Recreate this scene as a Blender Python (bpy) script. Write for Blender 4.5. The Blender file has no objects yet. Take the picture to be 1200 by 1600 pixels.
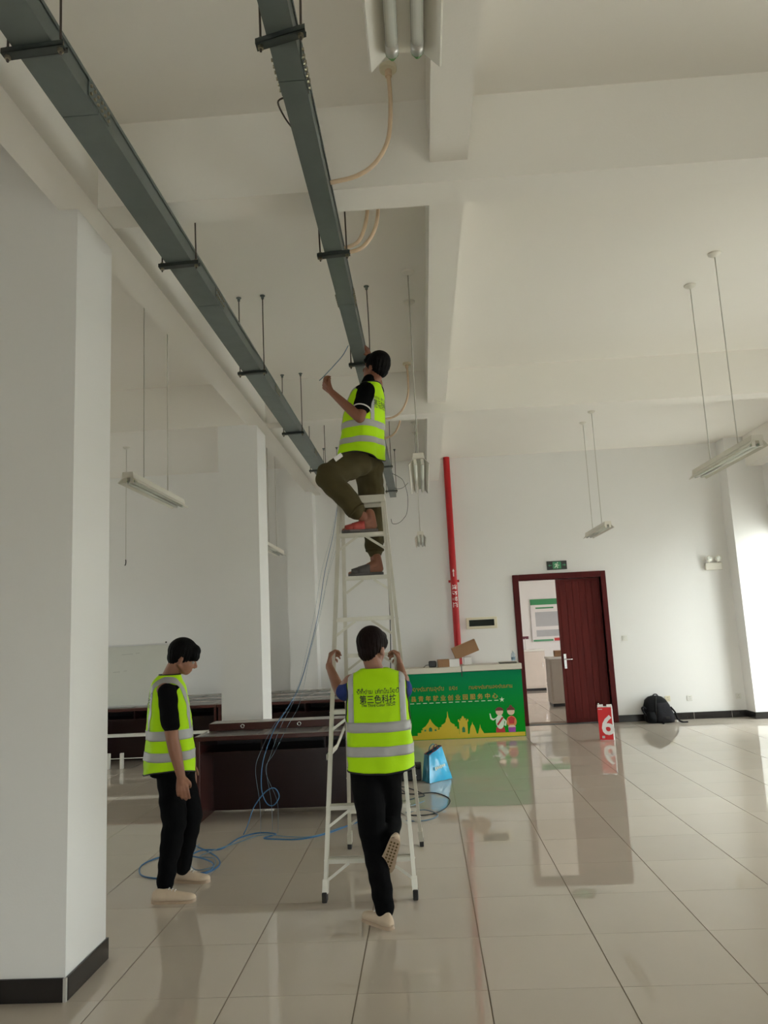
import bpy, bmesh, math, random
from mathutils import Vector, Matrix, Quaternion
from mathutils.bvhtree import BVHTree
random.seed(7)
V = Vector
SC = bpy.context.scene
COL = SC.collection
PI = math.pi

# ---------------------------------------------------------------- camera, world, exposure
CAM_H = 1.6384
def cam_basis(yaw, pitch, roll):
    f = V((-math.sin(yaw)*math.cos(pitch), math.cos(yaw)*math.cos(pitch), math.sin(pitch)))
    r = V((math.cos(yaw), math.sin(yaw), 0)); u = r.cross(f)
    return r*math.cos(roll)+u*math.sin(roll), u*math.cos(roll)-r*math.sin(roll), f
CR, CU, CF = cam_basis(0.046537, 0.156282, -0.048649)
cam_d = bpy.data.cameras.new('camera'); cam = bpy.data.objects.new('camera', cam_d); COL.objects.link(cam)
cam_d.sensor_fit = 'VERTICAL'; cam_d.sensor_height = 24.0; cam_d.sensor_width = 18.0
cam_d.lens = 1177.22/1600*24.0
cam_d.clip_start = .05; cam_d.clip_end = 200
cam.matrix_world = Matrix(((CR.x, CU.x, -CF.x, 0), (CR.y, CU.y, -CF.y, 0), (CR.z, CU.z, -CF.z, CAM_H), (0, 0, 0, 1)))
SC.camera = cam
SC.view_settings.view_transform = 'Standard'
SC.view_settings.look = 'None'
SC.view_settings.gamma = 1.0
SC.view_settings.use_curve_mapping = False
SC.view_settings.exposure = 0.0
SC.cycles.use_denoising = True
SC.cycles.denoising_prefilter = 'ACCURATE'
SC.cycles.max_bounces = 10
SC.cycles.diffuse_bounces = 7
SC.cycles.glossy_bounces = 4
SC.cycles.transparent_max_bounces = 8
SC.cycles.sample_clamp_indirect = 6.0
world = bpy.data.worlds.new('overcast_sky'); SC.world = world; world.use_nodes = True
wn = world.node_tree.nodes; wl = world.node_tree.links
wn['Background'].inputs[0].default_value = (1.0, .99, .985, 1)
wn['Background'].inputs[1].default_value = 13.7

def window_portal(name, loc, size, normal):
    d = bpy.data.lights.new(name, 'AREA'); d.shape = 'RECTANGLE'; d.size, d.size_y = size
    d.cycles.is_portal = True
    o = bpy.data.objects.new(name, d); COL.objects.link(o); o.location = loc
    o.rotation_euler = V(normal).to_track_quat('-Z', 'Y').to_euler()

# ---------------------------------------------------------------- materials
def lin(c):
    if isinstance(c, str):
        c = tuple(int(c[i:i+2], 16)/255 for i in (0, 2, 4))
        return tuple(x/12.92 if x <= .04045 else ((x+.055)/1.055)**2.4 for x in c)
    return c
def mat(name, col, rough=.5, metal=0., var=.06, scale=6., bump=0., bscale=60., spec=.5, rand=0., stretch=None, detail=4.):
    m = bpy.data.materials.new(name); m.use_nodes = True
    nt = m.node_tree; N = nt.nodes; L = nt.links; b = N['Principled BSDF']
    c = lin(col)
    b.inputs['Roughness'].default_value = rough; b.inputs['Metallic'].default_value = metal
    b.inputs['Specular IOR Level'].default_value = spec
    tc = N.new('ShaderNodeTexCoord'); src = tc.outputs['Object']
    if stretch:
        mp = N.new('ShaderNodeMapping'); mp.inputs['Scale'].default_value = stretch
        L.new(src, mp.inputs[0]); src = mp.outputs[0]
    nz = N.new('ShaderNodeTexNoise'); nz.inputs['Scale'].default_value = scale; nz.inputs['Detail'].default_value = detail
    L.new(src, nz.inputs['Vector'])
    mx = N.new('ShaderNodeMix'); mx.data_type = 'RGBA'
    mx.inputs[6].default_value = tuple(max(0, x*(1-var)) for x in c)+(1,)
    mx.inputs[7].default_value = tuple(min(1, x*(1+var)) for x in c)+(1,)
    L.new(nz.outputs['Fac'], mx.inputs[0])
    out = mx.outputs[2]
    if rand:
        oi = N.new('ShaderNodeObjectInfo'); hs = N.new('ShaderNodeHueSaturation')
        mr = N.new('ShaderNodeMapRange'); mr.inputs[3].default_value = 1-rand; mr.inputs[4].default_value = 1+rand
        L.new(oi.outputs['Random'], mr.inputs[0]); L.new(mr.outputs[0], hs.inputs['Value']); L.new(out, hs.inputs['Color']); out = hs.outputs[0]
    L.new(out, b.inputs['Base Color'])
    if bump:
        n2 = N.new('ShaderNodeTexNoise'); n2.inputs['Scale'].default_value = bscale; n2.inputs['Detail'].default_value = 3
        L.new(src, n2.inputs['Vector'])
        bp = N.new('ShaderNodeBump'); bp.inputs['Strength'].default_value = bump; bp.inputs['Distance'].default_value = .01
        L.new(n2.outputs['Fac'], bp.inputs['Height']); L.new(bp.outputs[0], b.inputs['Normal'])
    return m
def glass_mat(name, tint=(.92, .96, .95)):
    m = bpy.data.materials.new(name); m.use_nodes = True; N = m.node_tree.nodes; L = m.node_tree.links
    for n in list(N): N.remove(n)
    o = N.new('ShaderNodeOutputMaterial'); t = N.new('ShaderNodeBsdfTransparent'); g = N.new('ShaderNodeBsdfGlossy')
    t.inputs[0].default_value = tint+(1,); g.inputs['Roughness'].default_value = .02
    fr = N.new('ShaderNodeFresnel'); ge = N.new('ShaderNodeNewGeometry'); mr = N.new('ShaderNodeMapRange')   # same reflectance from either side of the pane
    mr.inputs[3].default_value = 1.45; mr.inputs[4].default_value = 1/1.45
    L.new(ge.outputs['Backfacing'], mr.inputs[0]); L.new(mr.outputs[0], fr.inputs[0])
    mx = N.new('ShaderNodeMixShader'); L.new(fr.outputs[0], mx.inputs[0]); L.new(t.outputs[0], mx.inputs[1]); L.new(g.outputs[0], mx.inputs[2]); L.new(mx.outputs[0], o.inputs[0])
    return m
M = {}
M['wall'] = mat('white_wall_paint', (.81, .80, .78), .75, var=.02, scale=1.2, bump=.05, bscale=90)
M['ceil'] = mat('white_ceiling_paint', (.85, .82, .765), .85, var=.025, scale=.9, bump=.05, bscale=60)
M['tile'] = mat('polished_cream_tile', (.57, .505, .43), .008, var=.05, scale=1.6, rand=.03, spec=.9)
M['grout'] = mat('dark_grout', (.25, .20, .15), .8, var=.2, scale=20)
M['skirt'] = mat('black_skirting_tile', (.016, .014, .014), .18, var=.2, scale=8, rand=.1)
M['joint'] = mat('pale_joint_filler', (.42, .40, .37), .8)
M['alu'] = mat('window_aluminium', (.7, .7, .7), .35, .6)
M['glass'] = glass_mat('window_glass')
M['galv'] = mat('galvanised_steel', (.14, .165, .156), .42, .4, var=.14, scale=9, bump=.02)
M['galv_dark'] = mat('dark_strut_steel', (.055, .065, .062), .45, .5, var=.2, scale=14)
M['rod'] = mat('threaded_rod_steel', (.085, .068, .055), .5, .4, var=.2, scale=40)
M['bolt'] = mat('zinc_bolt', (.30, .27, .19), .35, .8, var=.2, scale=40)
M['lampwhite'] = mat('lamp_enamel', (.74, .71, .63), .35, var=.03)
M['lamprefl'] = mat('lamp_reflector_enamel', (.66, .63, .55), .3, var=.03)
M['tube'] = mat('unlit_tube_glass', (.78, .80, .74), .15, var=.02)
M['greencap'] = mat('green_tube_cap', (.05, .25, .04), .4)
M['zinc'] = mat('tube_end_metal', (.6, .6, .58), .3, .8)
M['lampdark'] = mat('lamp_holder_dark', (.08, .08, .07), .5)
M['lrod'] = mat('lamp_rod_paint', (.52, .50, .44), .45)
M['conduit'] = mat('beige_conduit', (.62, .46, .31), .55, var=.1, scale=30)
M['red'] = mat('red_pipe_paint', (.42, .013, .016), .4, spec=.25, var=.1, scale=4)
M['whitepaint'] = mat('white_lettering', (.85, .82, .80), .5)
M['wood'] = mat('mahogany_door_wood', (.10, .014, .012), .5, spec=.12, var=.35, scale=3, stretch=(9, 9, .8))
M['woodfr'] = mat('mahogany_door_frame', (.075, .010, .010), .5, spec=.12, var=.25, scale=3, stretch=(8, 8, 1))
M['desk'] = mat('dark_mahogany_desk', (.020, .0055, .005), .3, spec=.3, var=.2, scale=3, stretch=(1, 9, 9))
M['deskedge'] = mat('mahogany_desk_edge', (.062, .017, .014), .25, var=.3, scale=3, stretch=(1, 9, 9))
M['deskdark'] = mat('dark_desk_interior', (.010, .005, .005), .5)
M['inlay'] = mat('grey_desk_inlay', (.085, .08, .075), .3, var=.1)
M['palestrip'] = mat('pale_desk_strip', (.33, .29, .275), .25)
M['desktop'] = mat('reddish_desk_top', (.085, .045, .038), .12, var=.25, scale=3, stretch=(1, 9, 9))
M['chrome'] = mat('chrome', (.75, .75, .75), .15, 1.)
M['wb'] = mat('whiteboard_enamel', (.62, .63, .58), .25, var=.03)
M['wbmark'] = mat('faint_marker', (.42, .43, .40), .6)
M['black'] = mat('black_plastic', (.012, .012, .013), .4, var=.2)
M['blackrub'] = mat('black_rubber', (.02, .018, .017), .7, var=.2)
M['ladder'] = mat('ladder_aluminium', (.60, .575, .50), .42, .25, var=.1, scale=12)
M['cream'] = mat('cream_counter_top', (.66, .61, .51), .4, var=.03)
M['cardboard'] = mat('brown_cardboard', (.30, .165, .08), .8, var=.1)
M['cardin'] = mat('cardboard_inside', (.42, .26, .14), .8, var=.1)
M['paper'] = mat('white_paper', (.78, .76, .74), .7)
M['plate'] = mat('white_plastic_plate', (.74, .73, .68), .4)
M['creamplate'] = mat('cream_plastic_plate', (.70, .64, .48), .4)
M['exitblack'] = mat('exit_sign_black', (.014, .017, .014), .35)
M['exitgreen'] = mat('exit_sign_green', (.05, .27, .12), .4)
M['panelgrey'] = mat('dark_panel_window', (.018, .022, .018), .5, spec=.12)
M['cablu'] = mat('blue_network_cable', (.03, .13, .28), .45, var=.1)
M['cablight'] = mat('pale_blue_cable', (.13, .21, .28), .45, var=.1)
M['cabblack'] = mat('black_cable', (.02, .025, .03), .5)
M['bag'] = mat('blue_shopping_bag', (.045, .42, .72), .25, var=.35, scale=9, bump=.25, bscale=14)
M['bagdark'] = mat('teal_bag_gusset', (.02, .17, .24), .3, var=.3, scale=9)
M['maroon'] = mat('maroon_bag_trim', (.10, .012, .03), .5)
M['boxred'] = mat('red_carton', (.60, .012, .016), .4, var=.06)
M['boxwhite'] = mat('white_carton', (.80, .77, .76), .5)
M['bp'] = mat('black_backpack_fabric', (.010, .0105, .012), .85, spec=.15, var=.3, scale=9, bump=.2, bscale=40)
M['bp2'] = mat('charcoal_backpack_panel', (.022, .022, .026), .85, spec=.15, var=.3, scale=9, bump=.2, bscale=40)
M['skin'] = mat('skin', (.26, .115, .067), .55, var=.10, scale=9, bump=.03, bscale=120)
M['skin2'] = mat('tanned_skin', (.225, .085, .046), .55, var=.12, scale=9, bump=.03, bscale=120)
M['hair'] = mat('black_hair', (.0045, .004, .004), .6, spec=.08, var=.5, scale=14, stretch=(9, 9, 1.2), bump=.5, bscale=18)
M['hairbr'] = mat('dark_brown_hair', (.010, .0048, .0038), .6, spec=.08, var=.6, scale=14, stretch=(9, 9, 1.2), bump=.5, bscale=18)
M['vest'] = mat('lime_safety_fabric', (.43, .76, .004), .7, spec=.2, var=.07, scale=7, bump=.08, bscale=120)
M['refl'] = mat('silver_reflective_tape', (.37, .37, .36), .45, var=.06, scale=20)
M['print'] = mat('black_vest_print', (.012, .012, .012), .6)
M['trim'] = mat('black_binding', (.01, .012, .01), .7)
M['blacktee'] = mat('black_tshirt', (.0045, .0045, .005), .95, var=.2, bump=.05, spec=.08)
M['bluetee'] = mat('royal_blue_tshirt', (.011, .028, .17), .85, var=.15, bump=.05, spec=.2)
M['blackpants'] = mat('black_trousers', (.004, .004, .0045), .95, var=.25, scale=8, bump=.1, bscale=40, spec=.08)
M['olive'] = mat('olive_cargo_trousers', (.060, .048, .021), .9, spec=.15, var=.2, scale=8, bump=.12, bscale=50)
M['shoe'] = mat('cream_canvas_shoe', (.58, .46, .34), .7, var=.12, scale=20, bump=.1, bscale=200)
M['sole'] = mat('tan_rubber_sole', (.42, .31, .22), .6, var=.15, scale=30)
M['sandal'] = mat('grey_sandal', (.075, .068, .064), .6, var=.2)
M['sandalred'] = mat('red_sandal_strap', (.42, .06, .05), .5, var=.1)
M['eye'] = mat('eye_white', (.32, .30, .28), .3)
M['iris'] = mat('dark_iris', (.02, .012, .008), .2)
M['yellow'] = mat('yellow_print', (.62, .46, .012), .45, var=.05)
M['gold'] = mat('gold_lettering', (.45, .33, .03), .45)
M['goldshade'] = mat('brown_letter_shadow', (.10, .06, .01), .5)
M['printwhite'] = mat('white_print', (.62, .72, .58), .5)
M['printred'] = mat('red_print', (.48, .02, .02), .5)
M['printskin'] = mat('skin_print', (.72, .55, .40), .5)
M['printbrown'] = mat('brown_hair_print', (.12, .02, .01), .5)
M['printpurple'] = mat('purple_print', (.28, .04, .30), .5)
M['printpink'] = mat('orange_pink_print', (.62, .20, .05), .5)
M['printgreen'] = mat('dark_green_print', (.02, .22, .07), .5)
M['printgrey'] = mat('grey_text_print', (.42, .43, .44), .6)
M['steelgrey'] = mat('grey_cabinet', (.36, .32, .27), .5)
M['beige'] = mat('beige_cabinet', (.62, .55, .48), .5)
M['concrete'] = mat('outside_paving', (.72, .70, .66), .9, var=.1)
def green_panel_mat():
    m = mat('green_printed_panel', (.012, .28, .03), .45, var=.05, scale=2, spec=.06)
    N = m.node_tree.nodes; L = m.node_tree.links; b = N['Principled BSDF']
    tc = N.new('ShaderNodeTexCoord'); sx = N.new('ShaderNodeSeparateXYZ'); L.new(tc.outputs['Object'], sx.inputs[0])
    cr = N.new('ShaderNodeValToRGB'); cr.color_ramp.elements[0].position = .25; cr.color_ramp.elements[0].color = (.003, .27, .014, 1)
    cr.color_ramp.elements[1].position = .97; cr.color_ramp.elements[1].color = (.002, .21, .085, 1)
    L.new(sx.outputs['Z'], cr.inputs[0]); L.new(cr.outputs[0], b.inputs['Base Color'])
    return m
M['green'] = green_panel_mat()

# ---------------------------------------------------------------- mesh helpers
def catmull(pts, sub=8, closed=False):
    P = [V(p) for p in pts]; n = len(P); out = []
    rng = range(n) if closed else range(n-1)
    for i in rng:
        p1, p2 = P[i], P[(i+1) % n]
        p0 = P[(i-1) % n] if (closed or i > 0) else p1*2-p2
        p3 = P[(i+2) % n] if (closed or i < n-2) else p2*2-p1
        for k in range(sub):
            t = k/sub
            out.append(.5*((2*p1)+(p2-p0)*t+(2*p0-5*p1+4*p2-p3)*t*t+(3*p1-p0-3*p2+p3)*t**3))
    if not closed: out.append(P[-1])
    return out
class MB:
    def __init__(s): s.v = []; s.f = []
    def add(s, vs, fs):
        n = len(s.v); s.v += [V(v) for v in vs]; s.f += [tuple(i+n for i in f) for f in fs]; return s
    def box(s, lo, hi):
        x0, y0, z0 = lo; x1, y1, z1 = hi
        return s.add([(x0, y0, z0), (x1, y0, z0), (x1, y1, z0), (x0, y1, z0), (x0, y0, z1), (x1, y0, z1), (x1, y1, z1), (x0, y1, z1)],
                     [(0, 3, 2, 1), (4, 5, 6, 7), (0, 1, 5, 4), (1, 2, 6, 5), (2, 3, 7, 6), (3, 0, 4, 7)])
    def obox(s, c, ax, ay, az):      # centre and three half-axis vectors
        c, ax, ay, az = V(c), V(ax), V(ay), V(az)
        vs = [c+ax*i+ay*j+az*k for k in (-1, 1) for j in (-1, 1) for i in (-1, 1)]
        return s.add(vs, [(0, 2, 3, 1), (4, 5, 7, 6), (0, 1, 5, 4), (1, 3, 7, 5), (3, 2, 6, 7), (2, 0, 4, 6)])
    def beam(s, p0, p1, w, h, up=(0, 0, 1)):
        p0, p1 = V(p0), V(p1); d = p1-p0; u = V(up); sd = d.cross(u)
        if sd.length < 1e-6: sd = d.cross(V((1, 0, 0)))
        sd.normalize(); u2 = sd.cross(d).normalized()
        return s.obox((p0+p1)/2, d/2, sd*w/2, u2*h/2)
    def rings(s, R, cap=True, closed=False):
        n = len(R[0]); b = len(s.v)
        for r in R: s.v += [V(p) for p in r]
        m = len(R)
        for i in range(m if closed else m-1):
            j = (i+1) % m
            for k in range(n):
                k2 = (k+1) % n
                s.f.append((b+i*n+k, b+i*n+k2, b+j*n+k2, b+j*n+k))
        if cap and not closed:
            s.f.append(tuple(b+k for k in range(n))[::-1]); s.f.append(tuple(b+(m-1)*n+k for k in range(n)))
        return s
    def tube(s, pts, r, n=8, closed=False, cap=True):
        P = [V(p) for p in pts]; m = len(P); R = []; up = None
        rad = r if callable(r) else (lambda t: r)
        for i in range(m):
            t = (P[(i+1) % m]-P[i-1]) if closed else (P[min(i+1, m-1)]-P[max(i-1, 0)])
            t.normalize()
            if up is None:
                up = V((0, 0, 1)) if abs(t.z) < .9 else V((1, 0, 0))
            sd = t.cross(up)
            if sd.length < 1e-5: sd = t.cross(V((0, 1, 0)))
            sd.normalize(); up = sd.cross(t).normalized()
            rr = rad(i/max(1, m-1))
            R.append([P[i]+sd*rr*math.cos(2*PI*k/n)+up*rr*math.sin(2*PI*k/n) for k in range(n)])
        return s.rings(R, cap, closed)
    def cyl(s, p0, p1, r0, r1=None, n=16):
        r1 = r0 if r1 is None else r1
        p0, p1 = V(p0), V(p1)
        return s.tube([p0, p1], lambda t: r0+(r1-r0)*t, n)
    def lathe(s, prof, c=(0, 0, 0), n=24, axis='z'):
        R = []
        for r, h in prof:
            ring = []
            for k in range(n):
                a = 2*PI*k/n
                p = (r*math.cos(a), r*math.sin(a), h)
                if axis == 'y': p = (p[0], h, -p[1])
                if axis == 'x': p = (h, p[0], p[1])
                ring.append(V(c)+V(p))
            R.append(ring)
        return s.rings(R)
    def poly(s, pts, d):             # planar polygon extruded by vector d
        n = len(pts); a = [V(p) for p in pts]; b = [p+V(d) for p in a]
        fs = [tuple(range(n)), tuple(range(2*n-1, n-1, -1))]+[(i, (i+1) % n, n+(i+1) % n, n+i)[::-1] for i in range(n)]
        return s.add(a+b, fs)
    def sphere(s, c, r, n=12, m=8, axes=None):
        rx, ry, rz = r if isinstance(r, (tuple, list)) else (r, r, r)
        ax = axes or (V((1, 0, 0)), V((0, 1, 0)), V((0, 0, 1)))
        c = V(c); b = len(s.v)
        for i in range(m+1):
            ph = PI*i/m
            for k in range(n):
                a = 2*PI*k/n
                s.v.append(c+ax[0]*(rx*math.sin(ph)*math.cos(a))+ax[1]*(ry*math.sin(ph)*math.sin(a))+ax[2]*(rz*math.cos(ph)))
        for i in range(m):
            for k in range(n):
                k2 = (k+1) % n
                q = (b+i*n+k, b+(i+1)*n+k, b+(i+1)*n+k2, b+i*n+k2)
                if i == 0: q = (q[0], q[1], q[2])
                elif i == m-1: q = (q[0], q[1], q[3])
                s.f.append(q)
        return s
    def cap(s, p0, r0, p1, r1, n=14):   # tapered capsule
        p0, p1 = V(p0), V(p1); d = p1-p0; L = d.length; d = d.normalized() if L > 1e-6 else V((0, 0, 1))
        up = V((0, 0, 1)) if abs(d.z) < .9 else V((1, 0, 0))
        sd = d.cross(up).normalized(); u = sd.cross(d); R = []
        prof = [(-r0*math.cos(a), r0*math.sin(a)) for a in (.12, .5, .95, 1.57)]
        prof += [(L+r1*math.cos(a), r1*math.sin(a)) for a in (1.57, .95, .5, .12)]
        for h, r in prof: R.append([p0+d*h+sd*(r*math.cos(2*PI*k/n))+u*(r*math.sin(2*PI*k/n)) for k in range(n)])
        return s.rings(R)
    def mesh(s, name, org=(0, 0, 0)):
        o = V(org); me = bpy.data.meshes.new(name)
        me.from_pydata([tuple(v-o) for v in s.v], [], s.f); me.update()
        bm = bmesh.new(); bm.from_mesh(me); bmesh.ops.recalc_face_normals(bm, faces=bm.faces); bm.to_mesh(me); bm.free()
        return me
    def build(s, name, m, parent=None, org=None, smooth=False, bevel=0, kind=None, auto=None):
        if org is None: org = WORG(parent) if parent else (0, 0, 0)
        me = s.mesh(name, org)
        o = bpy.data.objects.new(name, me); COL.objects.link(o)
        me.materials.append(M[m] if isinstance(m, str) else m)
        if parent: o.parent = parent
        else: o.location = org
        if smooth:
            for p in me.polygons: p.use_smooth = True
            if auto:
                me.set_sharp_from_angle(angle=math.radians(auto))
        if bevel:
            b = o.modifiers.new('bevel', 'BEVEL'); b.width = bevel; b.segments = 2; b.limit_method = 'ANGLE'
        if kind: o['kind'] = kind
        return o
def WORG(o):
    p = V(o.location)
    while o.parent: o = o.parent; p += V(o.location)
    return p
def thing(name, label, cat, loc=(0, 0, 0), group=None):
    o = bpy.data.objects.new(name, None); COL.objects.link(o); o.location = loc; o.empty_display_size = .1
    return tag(o, label, cat, group)
def tag(o, label, cat, group=None):
    o['label'] = label; o['category'] = cat
    if group: o['group'] = group
    return o
def struct(o): o['kind'] = 'structure'; return o
def copy_tree(o, parent=None, delta=None, label=None):
    c = o.copy(); COL.objects.link(c); c.parent = parent
    if delta: c.location = V(o.location)+V(delta)
    if label: c['label'] = label
    for ch in o.children: copy_tree(ch, c)
    return c
TMP = bpy.data.scenes.new('workbench')      # small scratch scene: keeps mesh evaluation quick
def evaluated(o):
    TMP.collection.objects.link(o); vl = TMP.view_layers[0]; vl.update(); dg = vl.depsgraph; dg.update()
    me = bpy.data.meshes.new_from_object(o.evaluated_get(dg)); TMP.collection.objects.unlink(o)
    return me
def apply_mods(o):
    par = o.parent; o.parent = None; me = evaluated(o); old = o.data; o.parent = par
    o.modifiers.clear(); o.data = me; me.name = old.name
    return o
def remesh(o, voxel, smooth=4, fac=.5):
    r = o.modifiers.new('r', 'REMESH'); r.mode = 'VOXEL'; r.voxel_size = voxel; r.use_smooth_shade = True
    if smooth:
        s = o.modifiers.new('s', 'SMOOTH'); s.iterations = smooth; s.factor = fac
    mt = [m for m in o.data.materials]
    apply_mods(o)
    o.data.materials.clear()
    for m in mt: o.data.materials.append(m)
    for p in o.data.polygons: p.use_smooth = True
    return o
def text_mesh(body, size=1.0, align='CENTER', bold=0.):
    c = bpy.data.curves.new('lettering', 'FONT'); c.body = body; c.size = size; c.align_x = align; c.fill_mode = 'FRONT'; c.resolution_u = 3
    if bold: c.offset = bold
    o = bpy.data.objects.new('lettering', c); me = evaluated(o)
    vs = [V(v.co) for v in me.vertices]; fs = [tuple(p.vertices) for p in me.polygons]
    bpy.data.objects.remove(o); bpy.data.curves.remove(c); bpy.data.meshes.remove(me)
    return vs, fs
def place_text(mb, vf, org, ex, ez, depth=None):
    vs, fs = vf; org, ex, ez = V(org), V(ex), V(ez)
    return mb.add([org+ex*v.x+ez*v.y for v in vs], fs)
# strokes of the Lao letters that the vest and the counter carry: unit-height polylines, advance width
LAO = {
 'ສ': ([[(.30, .52), (.18, .62), (.08, .5), (.18, .40), (.3, .52), (.3, .1), (.42, 0), (.62, .05), (.7, .3), (.7, .6), (.6, .75), (.4, .75)], [(.55, .75), (.78, .98)]], .85),
 'ທ': ([[(.2, .72), (.08, .62), (.18, .5), (.26, .62), (.22, .72), (.22, 0), (.45, .7), (.62, .74), (.72, .6), (.72, 0)]], .85),
 'າ': ([[(.05, .6), (.2, .74), (.36, .62), (.36, 0)]], .5),
 'ມ': ([[(.2, .74), (.08, .64), (.18, .54), (.26, .64), (.22, .74), (.22, .1), (.12, .02), (.06, .12), (.2, .18), (.6, .05), (.68, .2), (.68, .74)]], .82),
 'ເ': ([[(.2, .76), (.2, .1), (.3, 0), (.38, .1), (.28, .18)]], .45),
 'ກ': ([[(.1, 0), (.1, .5), (.2, .58), (.08, .68), (.3, .76), (.6, .7), (.66, .5), (.66, 0)]], .78),
 'ໂ': ([[(.3, 0), (.2, .1), (.28, .2), (.34, .1), (.3, 0)], [(.34, .1), (.3, .9), (.1, 1.0), (.3, 1.12), (.5, 1.0)]], .5),
 'ນ': ([[(.2, .74), (.08, .64), (.18, .54), (.26, .64), (.22, .74), (.22, .05), (.4, 0), (.6, .2), (.66, .74)], [(.6, .2), (.72, 0)]], .82),
 'ລ': ([[(.3, .4), (.18, .5), (.08, .38), (.18, .28), (.3, .4), (.34, .1), (.5, 0), (.68, .1), (.7, .5), (.55, .74), (.3, .74), (.15, .66)]], .85),
 'ຢ': ([[(.2, .5), (.08, .62), (.18, .74), (.28, .62), (.2, .5), (.12, .2), (.3, 0), (.6, .05), (.7, .3), (.7, 1.0)]], .85),
 'ບ': ([[(.2, .74), (.08, .64), (.18, .54), (.26, .64), (.22, .74), (.22, .05), (.62, .05), (.66, .74)]], .8),
 'ງ': ([[(.2, .74), (.1, .64), (.2, .54), (.28, .64), (.2, .74)], [(.28, .64), (.5, .05), (.66, .5), (.62, .74)]], .75),
 'ວ': ([[(.3, .3), (.18, .4), (.1, .25), (.25, .05), (.55, .1), (.62, .45), (.5, .72), (.2, .72)]], .75),
 'ຸ': ([[(-.25, -.12), (-.2, -.3)]], 0), 'ີ': ([[(-.62, .9), (-.4, 1.06), (-.15, .9), (-.62, .9)], [(-.2, .92), (-.16, 1.16)]], 0),
 '່': ([[(-.35, 1.15), (-.35, 1.35)]], 0), 'ັ': ([[(-.55, .95), (-.35, .88), (-.2, 1.1)]], 0), 'ະ': ([[(.1, .5), (.3, .4), (.2, .6), (.4, .65)], [(.1, .1), (.3, 0), (.2, .2), (.4, .25)]], .5),
 'ແ': ([[(.15, .76), (.15, .1), (.22, 0), (.28, .1)], [(.45, .76), (.45, .1), (.52, 0), (.58, .1)]], .7), ' ': ([], .45)}
def lao_text(s, size, w=.075):
    vs, fs, x = [], [], 0.
    for ch in s:
        st, adv = LAO[ch]
        for pl in st:
            P = [V((p[0]+x, p[1], 0)) for p in pl]
            for a, b in zip(P, P[1:]):
                d = (b-a); d.normalize(); nrm = V((-d.y, d.x, 0))*w/2; a2, b2 = a-d*w*.3, b+d*w*.3
                n = len(vs); vs += [a2-nrm, b2-nrm, b2+nrm, a2+nrm]; fs.append((n, n+1, n+2, n+3))
        x += adv
    return [V(((v.x-x/2)*size, v.y*size, 0)) for v in vs], fs
# ================================================================ the setting
CEIL = 4.52; XL, XR, YF, YB = -9.4, 5.66, -5.0, 12.75
def sbox(name, boxes, m, label=None, cat=None, parent=None):
    mb = MB()
    for lo, hi in boxes: mb.box(lo, hi)
    o = mb.build(name, m, parent)
    if not parent:
        struct(o)
        if label: tag(o, label, cat)
    return o
# floor: grout bed and one object for each tile that can be told apart
TX0, TY0, TS = .1952, 3.7444, .6
floor = sbox('floor', [((XL, YF, -.12), (XR, YB+.16, -.004))], 'grout', 'glossy cream tiled floor with dark joints', 'floor')
def px(p):
    d = V(p)-V((0, 0, CAM_H)); z = d.dot(CF)
    if z < .1: return None
    return 600+1177.22*d.dot(CR)/z, 800-1177.22*d.dot(CU)/z
tm = MB().box((.003, .0012, -.004), (TS-.003, TS-.0012, 0)).mesh('tile'); tm.materials.append(M['tile'])
cells = []
for i in range(-17, 9):
    for j in range(-15, 15):
        x, y = TX0+i*TS, TY0+j*TS
        if x+TS < XL or x > XR or y+TS < YF or y+TS > YB+.3: continue
        q = px((x+.3, y+.3, 0))
        vis = q is not None and -60 < q[0] < 1260 and q[1] < 1680 and x > -6.2
        if x < -3.0 and y < 5: vis = False
        if q and vis and x < -2.4 and y < 4.6: vis = False
        cells.append((0 if vis else 1, y, x))
cells.sort()
rest = MB()
for n, (hid, y, x) in enumerate(cells):
    if hid or n >= 300:
        rest.add([(x+.0025, y+.0016, 0), (x+TS-.0025, y+.0016, 0), (x+TS-.0025, y+TS-.0016, 0), (x+.0025, y+TS-.0016, 0)], [(0, 1, 2, 3)])
    else:
        o = bpy.data.objects.new('tile', tm); COL.objects.link(o); o.parent = floor; o.location = (x, y, 0)
rest.build('tile_field', 'tile', floor, kind='stuff')

sbox('ceiling', [((XL, YF, CEIL), (XR, YB+.16, CEIL+.15))], 'ceil', 'flat white painted hall ceiling', 'ceiling')
B0, B1 = 4.02, 4.14
beams = [((XL, 3.765, B0), (XR, 3.985, CEIL), 'white cross beam nearest the camera'), ((XL, 8.19, B0), (XR, 8.41, CEIL), 'white cross beam at the second pillar'),
         ((XL, -.68, B0), (XR, -.46, CEIL), 'white cross beam behind the camera'),
         ((-1.885, YF, B0-.01), (-1.675, YB, CEIL), 'white beam running along the row of pillars'),
         ((.165, YF, B1), (.37, YB, CEIL), 'shallow white beam running down the middle of the ceiling'),
         ((5.4, YF, B0), (XR, YB, CEIL), 'white edge beam over the window wall')]
for lo, hi, lab in beams: sbox('ceiling_beam', [(lo, hi)], 'ceil', lab, 'beam')
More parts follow.
